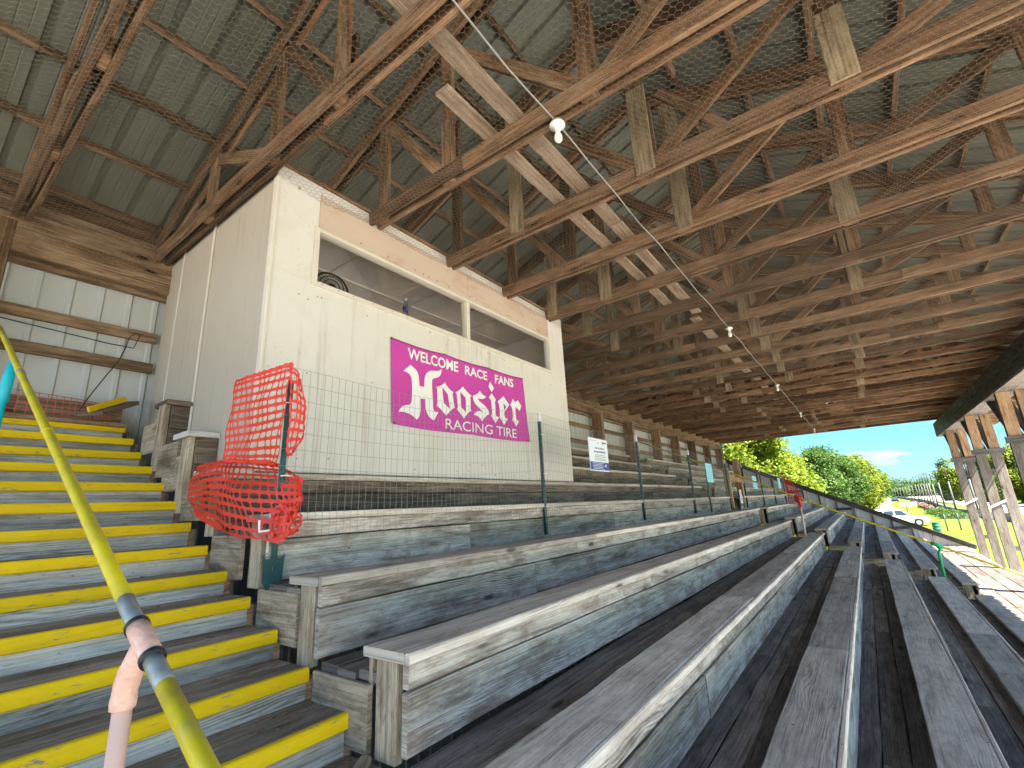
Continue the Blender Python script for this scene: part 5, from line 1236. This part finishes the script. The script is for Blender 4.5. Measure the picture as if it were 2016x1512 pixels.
for n, (x, y, h) in enumerate(POLES):
    p = proto if n == 0 else copy_tree(proto)
    p.location = (x, y, GZ); p.scale = (1, 1, h / 7.0)
    lab = 'nearest and tallest looking pale track pole, seen between two timber columns' if n == 0 else ('%s pale track pole away from the nearest one' % (ORD[n - 1] if n <= 10 else ['eleventh', 'twelfth', 'thirteenth', 'fourteenth', 'fifteenth', 'sixteenth', 'seventeenth', 'last'][n - 11]))
    tag(p, lab, 'pole', PG)
cf = empty('catch_fence', (100, -13.2, GZ), 'tall wire catch fence strung between the track poles', 'fence')
segs = []
for (xa, ya, ha), (xb, yb, hb) in zip(POLES, POLES[1:]):
    if xa > 215: break
    for z in (0.9, 1.6, 2.3, 3.0, 3.6): segs.append(((xa, ya, GZ + z), (xb, yb, GZ + z)))
    n = 10
    for k in range(n): segs.append(((xa + (xb - xa) * k / n, ya + (yb - ya) * k / n, GZ + 0.8), (xa + (xb - xa) * k / n, ya + (yb - ya) * k / n, GZ + 3.6)))
par(rods('wire_mesh', np.array(segs), 0.005, M_POLE), cf)
tw = empty('track_wall', (150, -15, GZ), 'low pale concrete wall along the race track', 'wall')
mb = MB()
for (xa, ya, _), (xb, yb, _) in zip(POLES, POLES[1:]): mb.plank((xa + 0.02, ya - 0.5, GZ + 0.45), (xb - 0.02, yb - 0.5, GZ + 0.45), 0.25, 0.9, c=0.02)
mb.build('wall_block', M_CONC, tw)
mb = MB(); mb.plank((90, -31.5, GZ + 0.5), (300, -40, GZ + 0.5), 0.3, 1.0, c=0.02); o = mb.build('far_track_wall', M_WHITE); tag(o, 'white wall along the far side of the race track', 'wall')
rb = empty('red_trailer', (178, -33.0, GZ), 'long low red trailer parked beyond the far track wall', 'trailer')
mb = MB(); mb.box((176, -40.0, GZ + 0.9), (179, -31.6, GZ + 2.0), 0.1); mb.build('body', M_RED, rb)
mb = MB(); mb.box((176.2, -39.0, GZ + 2.0), (178.8, -36.0, GZ + 3.2), 0.1); mb.build('cab', M_CARW, rb)
for y in (-38.5, -36.5, -33.0):
    mb = MB(); mb.tube([(175.9, y, GZ + 0.5), (176.3, y, GZ + 0.5)], 0.5, 14); mb.build('wheel', M_TYRE, rb)
cl_ = empty('chain_link_fence', (61.2, -7.8, GZ), 'chain link fence with dark posts on the grass behind the green barrel', 'fence')
CL = [(61.2, -7.8), (62.4, -8.9), (63.8, -9.9), (66.5, -11.2), (70, -12.6), (74, -14.0)]
segs = []
for (xa, ya), (xb, yb) in zip(CL, CL[1:]):
    d = math.hypot(xb - xa, yb - ya); n = int(d / 0.14)
    for k in range(n):
        t0, t1 = k / n, (k + 10) / n
        if t1 <= 1.0:
            segs.append(((xa + (xb - xa) * t0, ya + (yb - ya) * t0, GZ + 0.05), (xa + (xb - xa) * t1, ya + (yb - ya) * t1, GZ + 1.45)))
            segs.append(((xa + (xb - xa) * t0, ya + (yb - ya) * t0, GZ + 1.45), (xa + (xb - xa) * t1, ya + (yb - ya) * t1, GZ + 0.05)))
    segs.append(((xa, ya, GZ + 1.5), (xb, yb, GZ + 1.5)))
par(rods('wire_mesh', np.array(segs), 0.004, M_WIRE), cl_)
for n, (x, y) in enumerate(CL):
    mb = MB(); mb.tube([(x, y, GZ), (x, y, GZ + 1.6)], 0.05, 8); mb.build('post', M_TPOST, cl_, True)

# ------------------------------------------------------------------ vehicles, barrel, boards
car = empty('parked_suv', (71.2, -4.6, GZ), 'long white suv parked beside the gravel road beyond the end wall', 'suv')
def car_pt(l, w, z): return (71.2 + w, -4.6 - l, GZ + z)          # l: forward along -y
prof = [(-2.7, 0.45), (-2.75, 0.75), (-2.7, 1.05), (-2.6, 1.12), (1.15, 1.14), (1.3, 1.12), (2.45, 1.02), (2.68, 0.9), (2.74, 0.6), (2.68, 0.38), (2.15, 0.36), (2.12, 0.62), (1.95, 0.78), (1.55, 0.78), (1.38, 0.62), (1.34, 0.34), (-1.25, 0.34), (-1.28, 0.62), (-1.45, 0.78), (-1.85, 0.78), (-2.02, 0.62), (-2.06, 0.40)]
mb = MB(); mb.prism([car_pt(l, -0.98, z) for l, z in prof], (1.96, 0, 0)); body = mb.build('body', M_CARW, car); bv = body.modifiers.new('soften', 'BEVEL'); bv.width = 0.05; bv.segments = 2
mb = MB(); lo = [(-2.62, 1.12), (1.35, 1.12)]; hi = [(-2.4, 1.82), (0.35, 1.84)]
vs_ = [car_pt(-2.62, -0.94, 1.115), car_pt(1.35, -0.94, 1.115), car_pt(1.35, 0.94, 1.115), car_pt(-2.62, 0.94, 1.115), car_pt(-2.42, -0.76, 1.84), car_pt(0.38, -0.76, 1.86), car_pt(0.38, 0.76, 1.86), car_pt(-2.42, 0.76, 1.84)]
mb.add(vs_, [(0, 1, 5, 4), (1, 2, 6, 5), (2, 3, 7, 6), (3, 0, 4, 7), (4, 5, 6, 7)], [((0, 0),) * 4] * 5); cab = mb.build('cabin', M_CARW, car); bv = cab.modifiers.new('soften', 'BEVEL'); bv.width = 0.06; bv.segments = 2
def win(pts):
    mb = MB(); mb.prism([Vector(car_pt(l, -0.94 + (z - 1.115) * 0.245 - 0.012, z)) for l, z in pts], (0.01, 0, 0)); mb.build('side_window', M_GLASSD, car)
win([(-2.35, 1.2), (-1.35, 1.2), (-1.35, 1.72), (-2.25, 1.72)]); win([(-1.2, 1.2), (-0.35, 1.2), (-0.35, 1.73), (-1.2, 1.73)]); win([(-0.2, 1.2), (0.98, 1.2), (0.42, 1.74), (-0.2, 1.74)])
mb = MB(); mb.prism([car_pt(1.30, -0.8, 1.17), car_pt(0.44, -0.68, 1.80), car_pt(0.44, 0.68, 1.80), car_pt(1.30, 0.8, 1.17)], (0, -0.02, 0.02)); mb.build('windscreen', M_GLASSD, car)
for l in (-1.65, 1.75):
    for w in (-0.88, 0.88):
        mb = MB(); mb.tube([car_pt(l, w - 0.13, 0.39), car_pt(l, w + 0.13, 0.39)], 0.39, 24); wh = mb.build('wheel', M_TYRE, car)
        mb = MB(); mb.tube([car_pt(l, w - 0.145, 0.39), car_pt(l, w + 0.145, 0.39)], 0.24, 18); mb.build('rim', M_RIM, wh)
for w in (-0.7, 0.7):
    mb = MB(); mb.box(Vector(car_pt(2.76, w - 0.2, 0.72)), Vector(car_pt(2.66, w + 0.2, 0.90)), 0.02); mb.build('headlight', M_RIM, car)
mb = MB(); mb.box(car_pt(2.78, -0.9, 0.40), car_pt(2.64, 0.9, 0.58), 0.03); mb.build('bumper', M_TYRE, car)
dc = empty('parked_car', (215, -9.6, GZ), 'dark car far down the gravel road facing the stand', 'car')
mb = MB(); mb.prism([(213, -8.6 - 2.0, GZ + z) if False else (215 + l, -8.65, GZ + z) for l, z in ((-2.2, 0.3), (-2.25, 0.8), (-1.2, 1.0), (2.2, 1.0), (2.3, 0.6), (2.2, 0.3))], (0, -1.9, 0)); mb.build('body', M_CARD, dc)
mb = MB(); mb.prism([(215 + l, -8.75, GZ + z) for l, z in ((-1.2, 1.0), (-0.5, 1.55), (1.4, 1.6), (2.0, 1.0))], (0, -1.7, 0)); mb.build('cabin', M_GLASSD, dc)
for l in (-1.4, 1.4):
    for y in (-8.7, -10.5):
        mb = MB(); mb.tube([(215 + l, y - 0.1, GZ + 0.32), (215 + l, y + 0.1, GZ + 0.32)], 0.32, 16); mb.build('wheel', M_TYRE, dc)
def lathe(mb, x, y, pr, n=24): mb.tube([(x, y, GZ + z) for r, z in pr], [r for r, z in pr], n)
brl = empty('barrel', (59.6, -6.9, GZ), 'green rubbish barrel standing on the grass behind the end wall', 'barrel')
mb = MB(); lathe(mb, 59.6, -6.9, [(0.28, 0), (0.29, 0.02), (0.29, 0.28), (0.305, 0.30), (0.29, 0.32), (0.29, 0.58), (0.305, 0.60), (0.29, 0.62), (0.29, 0.86), (0.30, 0.88)]); mb.build('drum', M_BARREL, brl, True)
mb = MB(); lathe(mb, 59.6, -6.9, [(0.31, 0.88), (0.31, 0.91), (0.30, 0.92)]); mb.build('rim', M_BARREL, brl, True)
sb = empty('road_sign', (115.1, -7.7, GZ), 'dark and white boards on a post beside the gravel road', 'sign')
mb = MB(); mb.tube([(115.1, -7.7, GZ), (115.1, -7.7, GZ + 0.9)], 0.07, 8); mb.build('post', M_POLE, sb)
mb = MB(); mb.box((115.0, -8.3, GZ + 0.85), (115.1, -6.8, GZ + 1.75), 0.02); mb.build('dark_board', M_CABLE, sb)
mb = MB(); mb.box((115.12, -9.3, GZ + 1.05), (115.2, -8.25, GZ + 1.7), 0.02); mb.build('white_board', M_WHITE, sb)
# a red tractor-like machine under the trees
mt = empty('red_machine', (138, 0.6, GZ), 'small red machine parked in the shade under the road side trees', 'machine')
mb = MB(); mb.box((137, -0.4, GZ + 0.6), (139.5, 1.0, GZ + 1.4), 0.1); mb.build('body', M_RED, mt)
mb = MB(); mb.box((138.2, -0.2, GZ + 1.4), (139.2, 0.8, GZ + 2.3), 0.1); mb.build('cab', M_CARW, mt)
for x, r in ((137.3, 0.45), (139.1, 0.6)):
    mb = MB(); mb.tube([(x, -0.65, GZ + r), (x, -0.4, GZ + r)], r, 16); mb.build('wheel', M_TYRE, mt)
# scrub and scrap along the foot of the catch fence
g = np.random.default_rng(5)
bl = [(84 + 26 * g.random(), -10.3 - 1.6 * g.random(), 0.15 + 0.1 * g.random(), 0.7, 0.35) for _ in range(40)]
me = crown_mesh('scrub', M_LEAF_G, bl, 9000, 0.13, 6); o = bpy.data.objects.new('scrub', me); COL.objects.link(o); o.location = (0, 0, GZ); tag(o, 'low green scrub along the foot of the track fence', 'scrub', None, 'stuff')
mb = MB()
for _ in range(160):
    x = random.uniform(112, 190); y = -10.6 - (x - 112) * 0.028 - random.uniform(0, 1.2); a = random.uniform(-0.6, 0.6)
    mb.plank((x, y, GZ + random.uniform(0.1, 0.7)), (x + math.cos(a) * 1.6, y + math.sin(a) * 1.6, GZ + random.uniform(0.1, 0.7)), 0.2, 0.12)
o = mb.build('scrap_heap', M_BRUSHB); tag(o, 'long brown heap of old posts and scrap beside the track poles', 'scrap heap', None, 'stuff')
